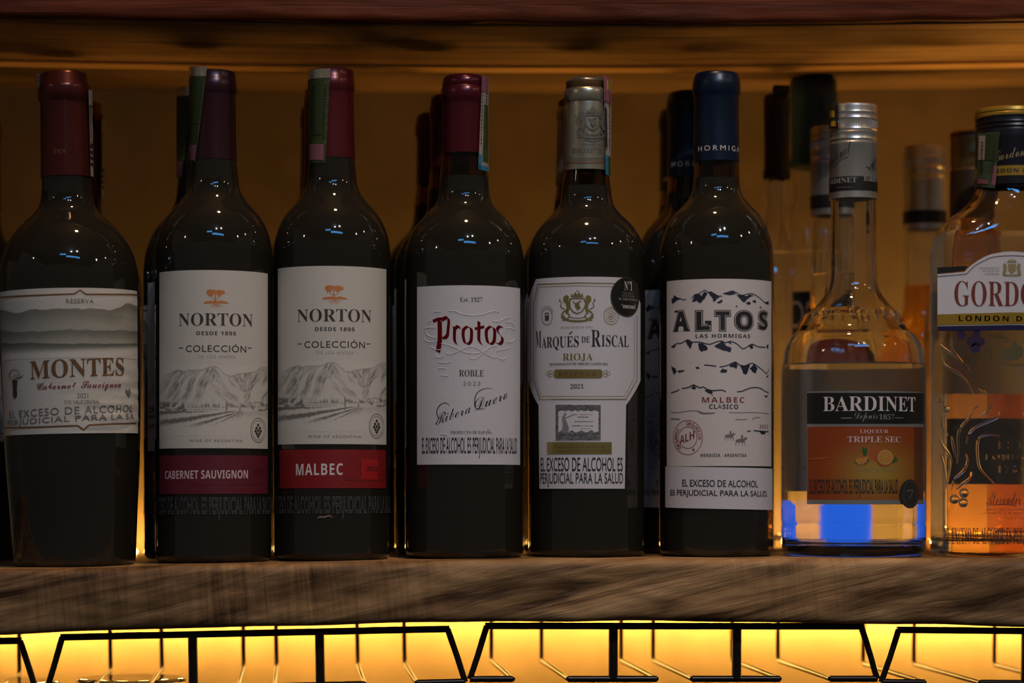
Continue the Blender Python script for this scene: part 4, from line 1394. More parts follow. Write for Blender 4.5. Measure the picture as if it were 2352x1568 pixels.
# ================================================================== rear wine bottles: copies of the front ones
def rear(src, key, cx, Y, label, drop=()):
    b0 = BO[key]
    x = at(cx, 1250, Y).x
    c = copy_tree(src)
    c.location = (x, Y, shelf_z(x))
    c['label'] = label
    for k in list(KIDS(c)):
        if k.name.split('.')[0] in drop:
            for j in KIDS(k):
                bpy.data.objects.remove(j)
            bpy.data.objects.remove(k)
    return c
r = rear(E_HILLS, 'hills', 174, 1.632, 'dark wine bottle standing directly behind the leaning bottle at far left', ('stamp_end',))
r.rotation_euler = (0, radians(0.4), 0)
r = rear(E_HILLS, 'hills', -50, 1.69, 'dark wine bottle cut off by the left edge of the photo', ('tax_stamp', 'stamp_end'))
r.rotation_euler = (0, 0, 0)
rear(E_TREE, 'tree', 459, 1.594, 'wine bottle close behind the one with the plum red band')
rear(E_TREE2, 'tree2', 748, 1.594, 'second bottle in the file behind the bright red band', ('tax_stamp', 'dried_drip'))
rear(E_TREE2, 'tree2', 737, 1.668, 'rearmost bottle in the file behind the bright red band', ('tax_stamp', 'dried_drip'))
rear(E_BLACK, 'black', 1037, 1.594, 'second bottle in the file behind the red blackletter name', ('tax_stamp',))
rear(E_BLACK, 'black', 1002, 1.672, 'rearmost bottle in the file behind the red blackletter name', ('tax_stamp',))
r = rear(E_CREST, 'crest', 1327, 1.594, 'wine bottle standing directly behind the silver capsule bottle')
rear(E_BLUE, 'blue', 1583, 1.594, 'second blue capsule bottle in its file, half hidden')
rear(E_BLUE, 'blue', 1563, 1.668, 'rearmost blue capsule bottle in its file, nearly hidden')

# ================================================================== clear bottles
def hollow(b, e, outer, wall, z_liq, liq_mat, n=96, z_floor=0.007, neck_top=None, heel=14):
    """outer: (py, rpx) top to bottom. Builds glass (outer + cavity) and liquid."""
    d = zp(b, dense(outer, 110))
    rb = d[0][0]
    hr = heel * b.k
    base = [(0, 0.004), (rb * 0.6, 0.0028), (rb - hr * 1.1, 0.0)] + [(rb - hr + hr * sin(pi / 2 * i / 6), hr * (1 - cos(pi / 2 * i / 6))) for i in range(7)]
    d = [q for q in d if q[1] > hr + 0.0003]
    out = base + d
    top = d[-1][1]
    cav = [(r - wall, z) for r, z in d if z > z_floor + 0.004 and r - wall > 0.002]
    c0 = cav[0][0]
    floor = [(0, z_floor + 0.004), (c0 * 0.5, z_floor + 0.003), (c0 * 0.85, z_floor), (c0 - 0.0025, z_floor + 0.0006), (c0 - 0.0006, z_floor + 0.0025)]
    V1, F1 = lathe_data(out + [(cav[-1][0], top)], n)
    V2, F2 = lathe_data(floor + cav, n)
    o = len(V1)
    V = V1 + V2
    Fc = F1 + [tuple(i + o for i in reversed(f)) for f in F2]
    sharp(mesh('glass', V, Fc, e, M_GLASS), 45)
    g = 0.00012
    lp = [(0, z_floor + 0.004 - g), (c0 * 0.5, z_floor + 0.003 - g), (c0 * 0.85, z_floor - g), (c0 - 0.0025 + g, z_floor + 0.0006 - g)] + [(r + g, z) for r, z in cav if z < z_liq]
    rl = lp[-1][0]
    lp += [(rl, z_liq), (rl - 0.0012, z_liq - 0.0003), (0, z_liq - 0.0005)]
    lathe('liquid', lp, e, liq_mat, n)
def orange_bottle(cx, Y, label, liq, z_liq_py, back=True, front=True, capcol=None, slim=1.0):
    x = at(cx, 1279, Y).x
    b = Bottle(cx, Y, shelf_z(x))
    e = b.root('liqueur_bottle', label, 'bottle')
    # photograph rows of the front bottle rescaled to this bottle's own depth
    b0 = Bottle(1960, YR, shelf_z(at(1960, 1279, YR).x))
    bb = b0 if b is None else b
    class S:            # same frame sizes as the front bottle so that every copy is equally large
        k, t = b0.k, b0.t
        lz = staticmethod(b0.lz)
    hollow(S, e, [(y, 52 + (r - 52) * (1 - (1 - slim) * 1.46)) for y, r in [(440, 52), (470, 52), (560, 53), (640, 55), (670, 62), (690, 74), (705, 88), (716, 100), (722, 106), (735, 111), (745, 118), (752, 121), (760, 128), (770, 140), (785, 150), (800, 157), (835, 163), (870, 165.5), (1000, 166), (1196, 166), (1200, 164), (1204, 164), (1208, 166), (1240, 165), (1262, 163)]], 0.0026, b0.lz(z_liq_py), liq)
    C = capcol or mat('silver_screw_cap', (0.66, 0.62, 0.56), 0.32, 0.85)
    cp = [(235, 51), (237, 54), (242, 55), (250, 54), (254, 55.2), (259, 54), (265, 54.6), (268, 55.5), (271, 54.6), (291, 54.6), (293, 55.4), (295, 53.4), (298, 53.4), (300, 55.4), (306, 54.2), (312, 54.4), (316, 55.6), (319, 53.8), (322, 53.8), (324, 55.6), (329, 55.6), (331, 54.8), (452, 55.3)]
    cap = lathe('screw_cap', capsule_prof(S, cp), e, C, 80, 30)
    LF = lambda y: S.lz(y) - (YH - y) * S.k * (55 * S.k / S.t)
    # knurled band
    V, Fc = [], []
    for i in range(64):
        a = 2 * pi * i / 64
        r0, r1 = 54.4 * S.k, 55.5 * S.k
        z0, z1 = LF(289), LF(273)
        wv = 0.0003
        for r_, s_ in ((r0, -1), (r1, 0), (r0, 1)):
            V += [(r_ * sin(a) + s_ * wv * cos(a), -r_ * cos(a) + s_ * wv * sin(a), z) for z in (z0, z1)]
        q = len(V) - 6
        Fc += [(q, q + 2, q + 3, q + 1), (q + 2, q + 4, q + 5, q + 3)]
    mesh('knurling', V, Fc, cap, C, False)
    lathe('black_band', [(54.9 * S.k, LF(437)), (55.6 * S.k, LF(437)), (55.6 * S.k, LF(404)), (54.9 * S.k, LF(404))], cap, mat('black_band', (0.012, 0.011, 0.010), 0.4), 80)
    return b, e, S, b0, cap
b, E_OR, S, b0, cap = orange_bottle(1960, YR, 'clear liqueur bottle with a black and orange citrus label', M_LIQ, 838)
pc = Print(b, 55.7 * b.k)
pc.txt('BARDINET', 1880, 1968, 409, 421, M_PALEINK, 'serif', off=-0.005)
pc.txt('BARDINET', 1984, 2060, 409, 421, M_PALEINK, 'serif', off=-0.005)
pc.stroke([(1922, 430), (1957, 430)], 1, M_GREYINK)
pc.txt('Bardinet', 1899, 1954, 340, 372, M_INK, 'script', -0.5, off=-0.01)
pc.stroke([(1914, 386), (1930, 368), (1948, 360)], 1.4, M_INK)
pc.txt('B', 1996, 2012, 362, 392, M_INK, 'script', -0.2, off=-0.01)
pc.stroke([(1990, 383), (1998, 385), (2006, 376)], 1.6, M_INK)
pc.build(cap)
stamp(b, 56.2 * b.k, E_OR, [(1903, 238), (1925, 234), (1926, 296), (1905, 296)], [(0.1, 0.3, 0.6, 0.55, M_STY), (0.2, 0.7, 0.7, 0.9, M_STY), (0.6, 0.75, 1, 0.95, M_REDFOIL), (0.7, 0.1, 0.95, 0.6, M_INK)], mat('dark_stamp_paper', (0.05, 0.045, 0.03), 0.4))
R = 166 * b.k + 0.0002
pr = Print(b, R)
lab = pr.rect('label', E_OR, mat('silver_label_edge', (0.42, 0.42, 0.40), 0.3, 0.7), 1853.5, 2121, 897, 1158, na=54, h=0.00012)
def sunset(px, py):
    u, v = (px - 1853) / 268, (py - 980) / 168
    g = np.exp(-(((u - 0.60) / 0.30)**2 + ((v - 0.62) / 0.34)**2))[:, None]
    out = np.array((0.26, 0.040, 0.006)) * (1 - g) + np.array((0.34, 0.215, 0.032)) * g
    dk = (u > 0.92)[:, None]
    out = np.where(dk, out * 0.42 + np.array((0.01, 0.008, 0.006)), out)
    # whole orange behind, cast on the print itself
    o = sstep(19, 15, np.hypot(px - 2013, (py - 1042) * 0.95))[:, None]
    out = out * (1 - o) + np.array((0.36, 0.085, 0.016)) * o
    return out
pr.raster('illustration', lab, vcol_mat('orange_picture', 0.4, 0.1), 1854.5, 2120, 979, 1147.5, 130, 80, sunset, 2)
q = Print(b, R)
q.poly([(1854 + 267 * i / 14, 902) for i in range(15)] + [(2121 - 267 * i / 14, 973) for i in range(15)], mat('black_label_panel', (0.011, 0.010, 0.009), 0.35), 3)
q.txt('BARDINET', 1891, 2101.5, 909.5, 944, M_WHITEINK, 'serif', lay=5, off=-0.004)
q.txt('Depuis', 1963, 2016, 946, 968, M_PALEINK, 'script', lay=5, off=-0.01)
q.txt('1857', 2019, 2054, 951, 963, M_PALEINK, 'ital', lay=5, off=-0.015)
q.poly([(1932, 959), (1957, 959), (1957, 960.6), (1932, 960.6)], M_PALEINK, 5)
q.poly([(2055, 958.5), (2074, 958.5), (2074, 960), (2055, 960)], M_GOLDINK, 5)
q.txt('LIQUEUR', 1975, 2040, 986, 996, M_PINKINK, 'serif', lay=6, off=-0.005)
q.txt('TRIPLE SEC', 1946.5, 2067.5, 1001.5, 1015.5, M_PINKINK, 'serif', lay=6, off=-0.003)
OR1, OR2, OR3, LF = mat('orange_peel_ink', (0.36, 0.075, 0.012), 0.4), mat('orange_flesh_ink', (0.46, 0.20, 0.03), 0.4), mat('pith_ink', (0.52, 0.36, 0.16), 0.4), mat('leaf_ink', (0.03, 0.10, 0.02), 0.4)
q.poly([(1958, 1060), (1964, 1063), (1973, 1066), (1988, 1066), (1997, 1058), (1994, 1048), (1985, 1060), (1970, 1064)], LF, 5)
q.poly([(1964, 1052), (1993, 1046), (1996, 1055), (1988, 1065), (1976, 1067), (1967, 1062)], OR1, 6)
q.poly([(1965, 1053), (1992, 1048), (1986, 1060), (1975, 1065), (1968, 1061)], OR2, 7)
q.stroke([(1966, 1056), (1972, 1065), (1984, 1063), (1993, 1048)], 1.4, OR3, 8)
q.poly([(1980, 1026), (1986, 1030), (1992, 1029), (1991, 1040), (1988, 1048), (1982, 1041)], LF, 8)
q.disc(2031, 1052, 19, 19, OR1, 6)
q.disc(2032.5, 1050, 17, 17, OR3, 7)
q.disc(2032.5, 1050, 15, 15, OR2, 8)
for i in range(9):
    a = 2 * pi * i / 9 + 0.2
    q.stroke([(2032.5 + 3 * cos(a), 1050 + 3 * sin(a)), (2032.5 + 13.5 * cos(a), 1050 + 13.5 * sin(a))], 0.7, OR3, 9, k=2)
q.disc(2033, 1049, 1.8, 1.8, OR3, 10, 10)
q.poly([(2048, 1062), (2054, 1052), (2057, 1043), (2058, 1052), (2062, 1055), (2056, 1060), (2049, 1064)], LF, 8)
q.stroke([(1856, 1054), (1880, 1053), (1908, 1049)], 2.5, mat('bright_orange_ink', (0.50, 0.12, 0.02), 0.35), 5, taper=True)
q.txt('PRODUIT DE FRANCE', 1962, 2060, 1075.5, 1082.5, M_GOLDINK, 'sans', lay=5, track=1.1)
q.txt('EL EXCESO DE ALCOHOL ES PERJUDICIAL PARA LA SALUD', 1860.5, 2062, 1100, 1144, M_INK, 'sans', lay=5, off=0.014)
q.build(lab)
ps = Print(b, R + 0.0009)
ca, cz = ps.pt(2090.5, 1134)
rr = 34 * b.k * 0.96
ps.poly([(ca + rr * cos(2 * pi * i / 36), cz + rr * sin(2 * pi * i / 36)) for i in range(36)], mat('dull_black_sticker', (0.022, 0.021, 0.020), 0.5), 0, raw=True)
ps.ring(2090.5, 1134, 15, 29, 1.0, M_GHOST)
ps.txt('7', 2083, 2098, 1124, 1146, M_GHOST, 'serif', lay=2)
ps.build(E_OR, 'seal_sticker')
# paper label on the far side, seen through the spirit
V, Fc = [], []
Rb = 166 * b.k + 0.0003
zt, zb2 = b.lz(850), b.lz(1128)
for j in range(2):
    for i in range(25):
        a = pi + radians(-50 + 100 * i / 24)
        V.append((Rb * sin(a), -Rb * cos(a), zb2 if j == 0 else zt))
Fc = [(i, i + 1, i + 26, i + 25) for i in range(24)]
bl = mesh('back_label', V, Fc, E_OR, paper_thin('back_label_paper', (0.60, 0.58, 0.56)))
# raised lettering round the shoulder and two moulded beads
V, Fc = [], []
for i, c in enumerate('BARDINET · BARDINET · '):
    if c == ' ':
        continue
    v2, f2 = text2d(c, 'sansb')
    th = radians(-64 + i * 360 / 22)
    ctr = (v2.min(0) + v2.max(0)) / 2
    z0 = b.lz(722)
    for lvl in (0, 1):
        for p in v2:
            w = (p - ctr) * 0.0052
            r_ = (106 + (0.7 - w[1] / 0.005 * 4.0)) * b.k + (0.0008 if lvl else -0.0012)
            a = th + w[0] / (107 * b.k)
            V.append((r_ * sin(a), -r_ * cos(a), z0 + w[1]))
    n0 = len(V) - 2 * len(v2)
    m_ = len(v2)
    Fc += [tuple(n0 + m_ + k for k in f) for f in f2]
    from collections import Counter
    ed = Counter()
    for f in f2:
        for k in range(len(f)):
            ed[tuple(sorted((f[k], f[(k + 1) % len(f)])))] += 1
    for f in f2:
        for k in range(len(f)):
            u, w_ = f[k], f[(k + 1) % len(f)]
            if ed[tuple(sorted((u, w_)))] == 1:
                Fc.append((n0 + u, n0 + w_, n0 + m_ + w_, n0 + m_ + u))
mesh('raised_lettering', V, Fc, E_OR, M_GLASS, False)
# its neighbours in the row behind
b3, E3, *_ = orange_bottle(1913, 1.612, 'liqueur bottle close behind the orange label one, its silver cap left of the other', M_LIQ, 600, slim=0.723)
b4, E4, *_ = orange_bottle(2124, 1.690, 'amber liqueur bottle with a silver cap between the two clear front bottles', M_AMBER, 600, slim=0.68)

# vodka bottles with tall blue caps behind
def vodka(cx, Y, top, label, cap_rows, col, W=1.45):
    x = at(cx, 1279, Y).x
    b = Bottle(cx, Y, shelf_z(x))
    e = b.root('vodka_bottle', label, 'bottle')
    y0, y1, rc = cap_rows
    y2 = y1
    hollow(b, e, [(y1 - 30, rc * 0.66), (y1 + 4, rc * 0.66), (y1 + 12, rc * 0.88), (y1 + 60, rc * 0.84), (y1 + 95, rc * 0.98), (y1 + 120, rc * 1.12), (y1 + 150, rc * 1.28), (y1 + 185, rc * 1.4), (y1 + 230, rc * W), (1100, rc * W), (1228, rc * W)], 0.0028, b.lz(581), M_LIQ, 72)
    cp = [(y0, rc * 0.8), (y0 + 3, rc * 0.93), (y0 + 9, rc), (y0 + 52, rc), (y0 + 55, rc * 0.975), (y1 - 22, rc * 0.96), (y1 - 18, rc * 1.04), (y1, rc * 1.03)]
    lathe('cap', capsule_prof(b, cp), e, col, 64, 30)
    return b, e
b5, E5 = vodka(1868, 1.700, 172, 'clear vodka bottle with a tall teal blue cap, behind the clear liqueur bottles', (172, 378, 54), mat('teal_blue_cap', (0.006, 0.030, 0.075), 0.4, 0.2))
Rv = 54 * 1.45 * b5.k + 0.0003
pv = Print(b5, Rv)
lv = pv.rect('label', E5, mat('navy_label', (0.006, 0.016, 0.035), 0.5), 1792, 1944, 668, 770, na=30, h=0.0001)
qv = Print(b5, Rv)
qv.txt('OS', 1812, 1872, 690, 752, M_WHITEINK, 'sans', off=-0.01)
qv.build(lv)
lv2 = pv.rect('lower_label', E5, mat('red_strip_label', (0.20, 0.03, 0.015), 0.5), 1792, 1944, 828, 862, na=30, h=0.0001)
b6, E6 = vodka(1784, 1.657, 205, 'clear bottle with a notched dark navy cap, rearmost beside the teal cap', (213, 408, 30), mat('navy_cap', (0.006, 0.009, 0.016), 0.5), 1.25)
cap6 = [k for k in KIDS(E6) if k.name.startswith('cap')][0]
box('torn_seal', (-0.004, -0.010, b6.lz(222)), (0.007, -0.004, b6.lz(200)), E6, mat('navy_cap'), 0.0008)
# bronze capped bottle
def bronze():
    cx, Y = 2232, 1.60
    b = Bottle(cx, Y, shelf_z(at(cx, 1279, Y).x))
    e = b.root('rum_bottle', 'dark bottle with a bronze screw cap, behind the big navy capped bottle', 'bottle')
    lathe('glass', wine_body(b, [(500, 46), (560, 47), (600, 52), (640, 66), (680, 90), (720, 106), (760, 110), (1230, 110)]), e, mat('brown_glass', (0.62, 0.36, 0.12), 0.0, trans=1, ior=1.38), 72)
    lathe('screw_cap', capsule_prof(b, [(297, 45), (300, 49), (312, 48), (316, 49), (322, 47.5), (330, 49), (345, 48.5), (352, 49.5), (356, 48), (368, 49.5), (378, 47), (384, 47), (388, 49.5)]), e, mat('bronze_cap', (0.24, 0.15, 0.05), 0.35, 0.8), 64, 30)
    lathe('capsule', capsule_prof(b, [(387, 49), (392, 49.5), (500, 50.5)]), e, mat('dark_brown_capsule', (0.045, 0.022, 0.010), 0.45, 0.3), 64)
    LF = lambda y: b.lz(y) - (YH - y) * b.k * (48 * b.k / b.t)
    lathe('cap_top', [(0, LF(295)), (44 * b.k, LF(296)), (49.6 * b.k, LF(302)), (49.6 * b.k, LF(309))][::-1], e, mat('dark_red_top', (0.09, 0.012, 0.012), 0.4), 64)
    pr = Print(b, 110 * b.k + 0.0003)
    lb = pr.patch('label', e, mat('dark_brown_label', (0.035, 0.018, 0.008), 0.5), -0.036, 0.036, lambda a: pr.pt(cx, 1112)[1], lambda a: pr.pt(cx, 962)[1], na=40)
bronze()
# small blue light standing between two bottles, seen only through the clear one in front
def blue_light():
    b0 = Bottle(1960, 1.5735, 0)
    e = empty('light_stick', (b0.x - 0.0015, 1.5735, shelf_z(b0.x)))
    tag(e, 'small glowing blue light behind the foot of the clear orange label bottle', 'lamp')
    lathe('glowing_tube', [(0, 0.010), (0.0056, 0.010), (0.0059, 0.011), (0.0059, 0.031), (0.004, 0.034), (0, 0.0345)], e, mat('blue_glow', (0.05, 0.2, 0.8), 0.4, emit=(0.012, 0.15, 1.0), estr=0.8), 40)
    lathe('base', [(0, 0), (0.0062, 0), (0.0062, 0.0101), (0, 0.0101)], e, M_ROD, 40)
blue_light()

# ================================================================== big squarish gin bottle at the right edge
def gin():
    cx = 2324
    x = at(cx, 1281, YR).x
    b = Bottle(cx, YR, shelf_z(x))
    e = b.root('gin_bottle', 'large squarish clear gin bottle with a navy cap, cut off at right edge', 'bottle')
    k = b.k
    D = 0.031                      # half depth
    def sec(py):
        ys = [(418, 78, 78 * k, 2.0), (432, 81, 0.0212, 2.0), (455, 91, 0.0222, 2.1), (480, 114, 0.0245, 2.4), (505, 146, 0.0278, 3.0), (525, 164, 0.0298, 3.8), (560, 174, D, 5.0), (600, 176, D, 5.5), (1240, 176, D, 5.5)]
        Y_, A_, B_, N_ = zip(*ys)
        g = lambda V: float(pchip(Y_, V, [py])[0])
        return g(A_) * k, g(B_), g(N_)
    def ring(a, bb, n, z, N=112):
        out = []
        for i in range(N):
            t = 2 * pi * i / N
            c, s = cos(t), sin(t)
            r = (abs(c / bb)**n + abs(s / a)**n)**(-1 / n)
            out.append((r * s, -r * c, z))
        return out
    def loft(rings, flip=False):
        V, Fc = [], []
        N = len(rings[0])
        for r in rings:
            V += r
        for j in range(len(rings) - 1):
            for i in range(N):
                q = (i + 1) % N
                Fc.append((j * N + i, j * N + q, (j + 1) * N + q, (j + 1) * N + i))
        Fc.append(tuple(reversed(range(N))))
        Fc.append(tuple(range((len(rings) - 1) * N, len(rings) * N)))
        if flip:
            Fc = [tuple(reversed(f)) for f in Fc]
        return V, Fc
    pys = list(np.linspace(1240, 600, 14)) + list(np.linspace(590, 418, 34))
    hr = 0.0055
    outer = []
    a, bb, n = sec(1240)
    for i in range(6):
        t = pi / 2 * i / 5
        outer.append(ring(a - hr + hr * sin(t), bb - hr + hr * sin(t), n, hr * (1 - cos(t))))
    for py in pys:
        z = b.lz(py)
        if z > hr + 0.0005:
            a, bb, n = sec(py)
            outer.append(ring(a, bb, n, z))
    w = 0.0032
    inner = []
    zf = 0.010
    a, bb, n = sec(1240)
    for i in range(4):
        t = pi / 2 * i / 3
        inner.append(ring(a - w - 0.004 + 0.004 * sin(t), bb - w - 0.004 + 0.004 * sin(t), n, zf + 0.004 * (1 - cos(t))))
    lq = [list(r) for r in inner]
    g = 0.00012
    lqr = [ring(a - w - 0.004 + 0.004 * sin(pi / 2 * i / 3) + g, bb - w - 0.004 + 0.004 * sin(pi / 2 * i / 3) + g, n, zf - g + 0.004 * (1 - cos(pi / 2 * i / 3))) for i in range(4)]
    zl = b.lz(541)
    for py in pys:
        z = b.lz(py)
        if z > zf + 0.005:
            a, bb, n = sec(py)
            inner.append(ring(a - w, bb - w, n, z))
            if z < zl:
                lqr.append(ring(a - w + g, bb - w + g, n, z))
    a, bb, n = sec(541)
    lqr.append(ring(a - w + g, bb - w + g, n, zl))
    V1, F1 = loft(outer)
    V2, F2 = loft(inner, True)
    o = len(V1)
    sharp(mesh('glass', V1 + V2, F1 + [tuple(i + o for i in f) for f in F2], e, M_GLASS), 45)
    V, Fc = loft(lqr)
    sharp(mesh('liquid', V, Fc, e, M_LIQ), 45)
    NB = mat('dark_navy_cap', (0.010, 0.009, 0.016), 0.35, 0.3)
    GC = mat('yellow_gold_cap', (0.40, 0.25, 0.03), 0.35, 0.5)
    cap = lathe('cap', capsule_prof(b, [(262, 83), (272, 82), (276, 83.5), (281, 82), (286, 83.5), (291, 82), (296, 83.5), (302, 82.5), (306, 83.5), (312, 82.5), (420, 84)]), e, NB, 96, 30)
    LF = lambda y: b.lz(y) - (YH - y) * k * (84 * k / b.t)
    lathe('gold_rim', [(82 * k, LF(263)), (84.5 * k, LF(261)), (84.5 * k, LF(255)), (83 * k, LF(253)), (84.5 * k, LF(250)), (83 * k, LF(243)), (78 * k, LF(240)), (0, LF(240))], cap, GC, 96, 30)
    lathe('gold_band', [(83.4 * k, LF(402)), (84.6 * k, LF(402)), (84.4 * k, LF(379)), (83.4 * k, LF(379))], cap, GC, 96)
    pc = Print(b, 85 * k)
    pc.txt('GORDON & CO', 2262, 2386, 386, 395, M_INK, 'sansb', track=1.1)
    pc.txt("Gordon's", 2286, 2366, 335, 362, M_GOLDINK, 'script', -0.18, off=-0.008)
    pc.build(cap)
    stamp(b, 86 * k, e, [(2246, 306), (2297, 303), (2286, 432), (2244, 428)], [(0.05, 0.05, 0.35, 0.5, M_STW), (0.35, 0.02, 0.98, 0.5, M_STG2), (0.0, 0.86, 0.6, 0.94, M_STP), (0.8, 0.6, 1, 0.95, M_STP)], mat('dull_green_stamp', (0.06, 0.095, 0.05), 0.45, mott=0.5, bscale=200))
    pr = Print(b, D + 0.0004, flat=True)
    def sheet(name, P, m, h):
        Q = pr.pts(P)
        tri = tessellate_polygon([[Vector((u, v, 0)) for u, v in Q]])
        n = len(Q)
        V = [(u, -D - 0.0004 - h, v) for u, v in Q] + [(u, -D - 0.0001, v) for u, v in Q]
        Fc = [tuple(t) for t in tri] + [tuple(n + i for i in reversed(t)) for t in tri] + [(i, (i + 1) % n, n + (i + 1) % n, n + i) for i in range(n)]
        ob = mesh(name, V, Fc, e, m, False)
        bm = bmesh.new()
        bm.from_mesh(ob.data)
        bmesh.ops.recalc_face_normals(bm, faces=bm.faces)
        bm.to_mesh(ob.data)
        bm.free()
        return ob
    arch = [(2216, 624), (2224, 615), (2235, 606), (2247, 598), (2260, 590), (2275, 584), (2300, 579), (2324, 577)]
    P = [(2153, 630)] + arch + [(4648 - x, y) for x, y in reversed(arch[:-1])] + [(2495, 630), (2495, 758), (2153, 758)]
    lab = sheet('label', P, M_PAPER, 0.0002)
    q = Print(b, D + 0.0007, flat=True)
    q.poly([(2153, 614), (2222, 611), (2215, 622), (2153, 628)], mat('black_label_panel'))
    q.stroke([(2153, 635), (2190, 632), (2220, 629)], 1.6, M_SOFTINK)
    q.stroke([(2220, 629), (2236, 613), (2250, 604), (2275, 592), (2300, 588), (2324, 587)], 1.6, M_SOFTINK)
    q.stroke([(2428, 629), (2412, 613), (2398, 604), (2373, 592), (2348, 588), (2324, 587)], 1.6, M_SOFTINK)
    q.poly([(2153, 722), (2324, 717), (2495, 722), (2495, 744), (2324, 744), (2153, 747)], GC)
    q.poly([(2153, 749), (2324, 746), (2495, 749), (2495, 759), (2324, 758), (2153, 760)], mat('indigo_band', (0.012, 0.010, 0.05), 0.35))
    RI = mat('brick_red_ink', (0.17, 0.032, 0.022), 0.4)
    q.txt("GORDON'S", 2192, 2456, 644, 704, RI, 'serif', off=-0.006)
    q.txt('LONDON DRY GIN', 2202, 2446, 725, 738, M_INK, 'sansb', track=1.35)
    for i, t in enumerate(('BY APPOINTMENT TO', 'HM THE QUEEN', 'GIN DISTILLERS')):
        q.txt(t, 2250 + 6 * i, 2295, 613.5 + 6.5 * i, 618 + 6.5 * i, M_PALEINK, 'serif')
        q.txt(t, 2353, 2398 - 6 * i, 613.5 + 6.5 * i, 618 + 6.5 * i, M_PALEINK, 'serif')
    GI = M_GOLDINK
    q.poly([(2312, 603), (2318, 595), (2322, 599), (2324, 592), (2327, 599), (2331, 595), (2336, 603)], GI)
    q.poly([(2315, 606), (2334, 606), (2333, 622), (2324, 629), (2316, 622)], GI)
    for s in (-1, 1):
        q.poly([(2324 + s * 11, 611), (2324 + s * 16, 603), (2324 + s * 21, 609), (2324 + s * 19, 617), (2324 + s * 22, 628), (2324 + s * 17, 632), (2324 + s * 12, 625)], GI)
    q.poly([(2302, 630), (2346, 630), (2342, 634), (2306, 634)], GI)
    q.build(lab)
    Vb = [(x_, D + 0.0003, z_) for z_ in (b.lz(902), b.lz(640)) for x_ in (-0.036, 0.036)]
    mesh('back_label', Vb, [(0, 1, 3, 2)], e, paper_thin('tan_back_label', (0.36, 0.33, 0.28)), False)
    # printing straight on the glass below
    g = Print(b, D + 0.0002, flat=True)
    BJ = mat('juniper_ink', (0.030, 0.014, 0.055), 0.4)
    for x, y, r_ in ((2208, 769, 10), (2243, 766, 9), (2232, 784, 11), (2252, 784, 10), (2241, 799, 11)):
        g.disc(x, y, r_, r_ * 1.05, BJ)
    for P in ([(2262, 795), (2274, 805), (2278, 830)], [(2268, 766), (2290, 772), (2318, 778)], [(2236, 812), (2230, 830), (2214, 850)], [(2290, 765), (2306, 774)], [(2200, 800), (2212, 822), (2216, 850)]):
        g.stroke(P, 2.2, mat('dark_leaf_ink', (0.035, 0.038, 0.018), 0.5), taper=True)
    BG = mat('embossed_gold', (0.16, 0.13, 0.06), 0.4, 0.5)
    g.poly([(2292, 812), (2296, 804), (2306, 802), (2318, 800), (2326, 788), (2332, 781), (2336, 790), (2346, 796), (2352, 806), (2348, 818), (2338, 826), (2322, 830), (2306, 826), (2300, 818)], BG)
    g.stroke([(2292, 838), (2310, 837), (2330, 839), (2352, 838)], 5, BG)
    g.txt('Alexander Gordon', 2266, 2404, 1128, 1160, M_INK, 'script', -0.03, off=-0.004)
    g.stroke([(2280, 1160), (2310, 1158), (2334, 1162)], 1.4, M_INK)
    g.txt('DEVOTED TO DISTILLING', 2264, 2384, 1168, 1172, M_BRONZE, 'sans')
    g.txt('LONDON & PRACTISED', 2254, 2394, 1176, 1180, M_BRONZE, 'sans')
    g.txt('- SINCE 1769 -', 2290, 2358, 1188, 1193, M_BRONZE, 'sans', track=1.3)
    g.txt('EL EXCESO DE ALCOHOL ES PERJUDICIAL PARA LA SALUD', 2168.5, 2490, 1211, 1254, M_INK, 'serif', off=-0.005)
    g.build(e, 'glass_print')
    # relief: moulded tendrils, berries, shield and lettering
    pe = Print(b, D - 0.0002, flat=True)
    Z5 = lambda P: [(2100 + x / 3.647, 880 + y / 3.647) for x, y in P]
    Z4 = lambda P: [(2100 + x / 4.357, 560 + y / 4.357) for x, y in P]
    curves = [Z5(P) for P in ([(545, 180), (490, 230), (450, 300), (390, 370), (365, 450), (370, 560), (358, 670)], [(655, 180), (600, 240), (548, 275)], [(718, 240), (700, 285), (620, 320), (510, 370), (455, 430), (435, 510)],
        [(720, 440), (640, 430), (560, 445), (530, 500), (530, 600), (545, 700), (600, 770), (670, 840)], [(215, 460), (240, 520), (290, 590), (318, 670)], [(430, 590), (445, 650), (420, 720), (340, 800), (305, 900)],
        [(475, 740), (465, 790), (400, 840), (350, 890)], [(215, 590), (240, 640), (265, 760), (270, 880)], [(250, 560), (295, 640), (290, 760), (268, 860)], [(235, 260), (240, 360), (280, 440)], [(310, 440), (325, 520), (350, 620)])] + \
        [Z4(P) for P in ([(375, 890), (370, 1030), (430, 1130), (520, 1230), (560, 1280)], [(240, 1010), (300, 1200), (430, 1290), (530, 1390), (590, 1510)], [(245, 1000), (340, 1080), (400, 1130)], [(640, 1435), (690, 1475), (725, 1510)])]
    V, Fc = [], []
    for P in curves:
        for mir in (False, True):
            Q = smooth_pts([((2 * cx - x) if mir else x, y) for x, y in P], 6)
            pts, rad = [], []
            for i, (u, v) in enumerate(Q):
                a, z = pe.pt(u, v)
                pts.append((a, -D - 0.00005, z))
                f = i / (len(Q) - 1)
                rad.append(0.0011 * (0.35 + 0.65 * sin(pi * min(max(f, 0.06), 0.94))))
            tube('moulded_tendril', pts, rad, e, M_GLASS, 8)
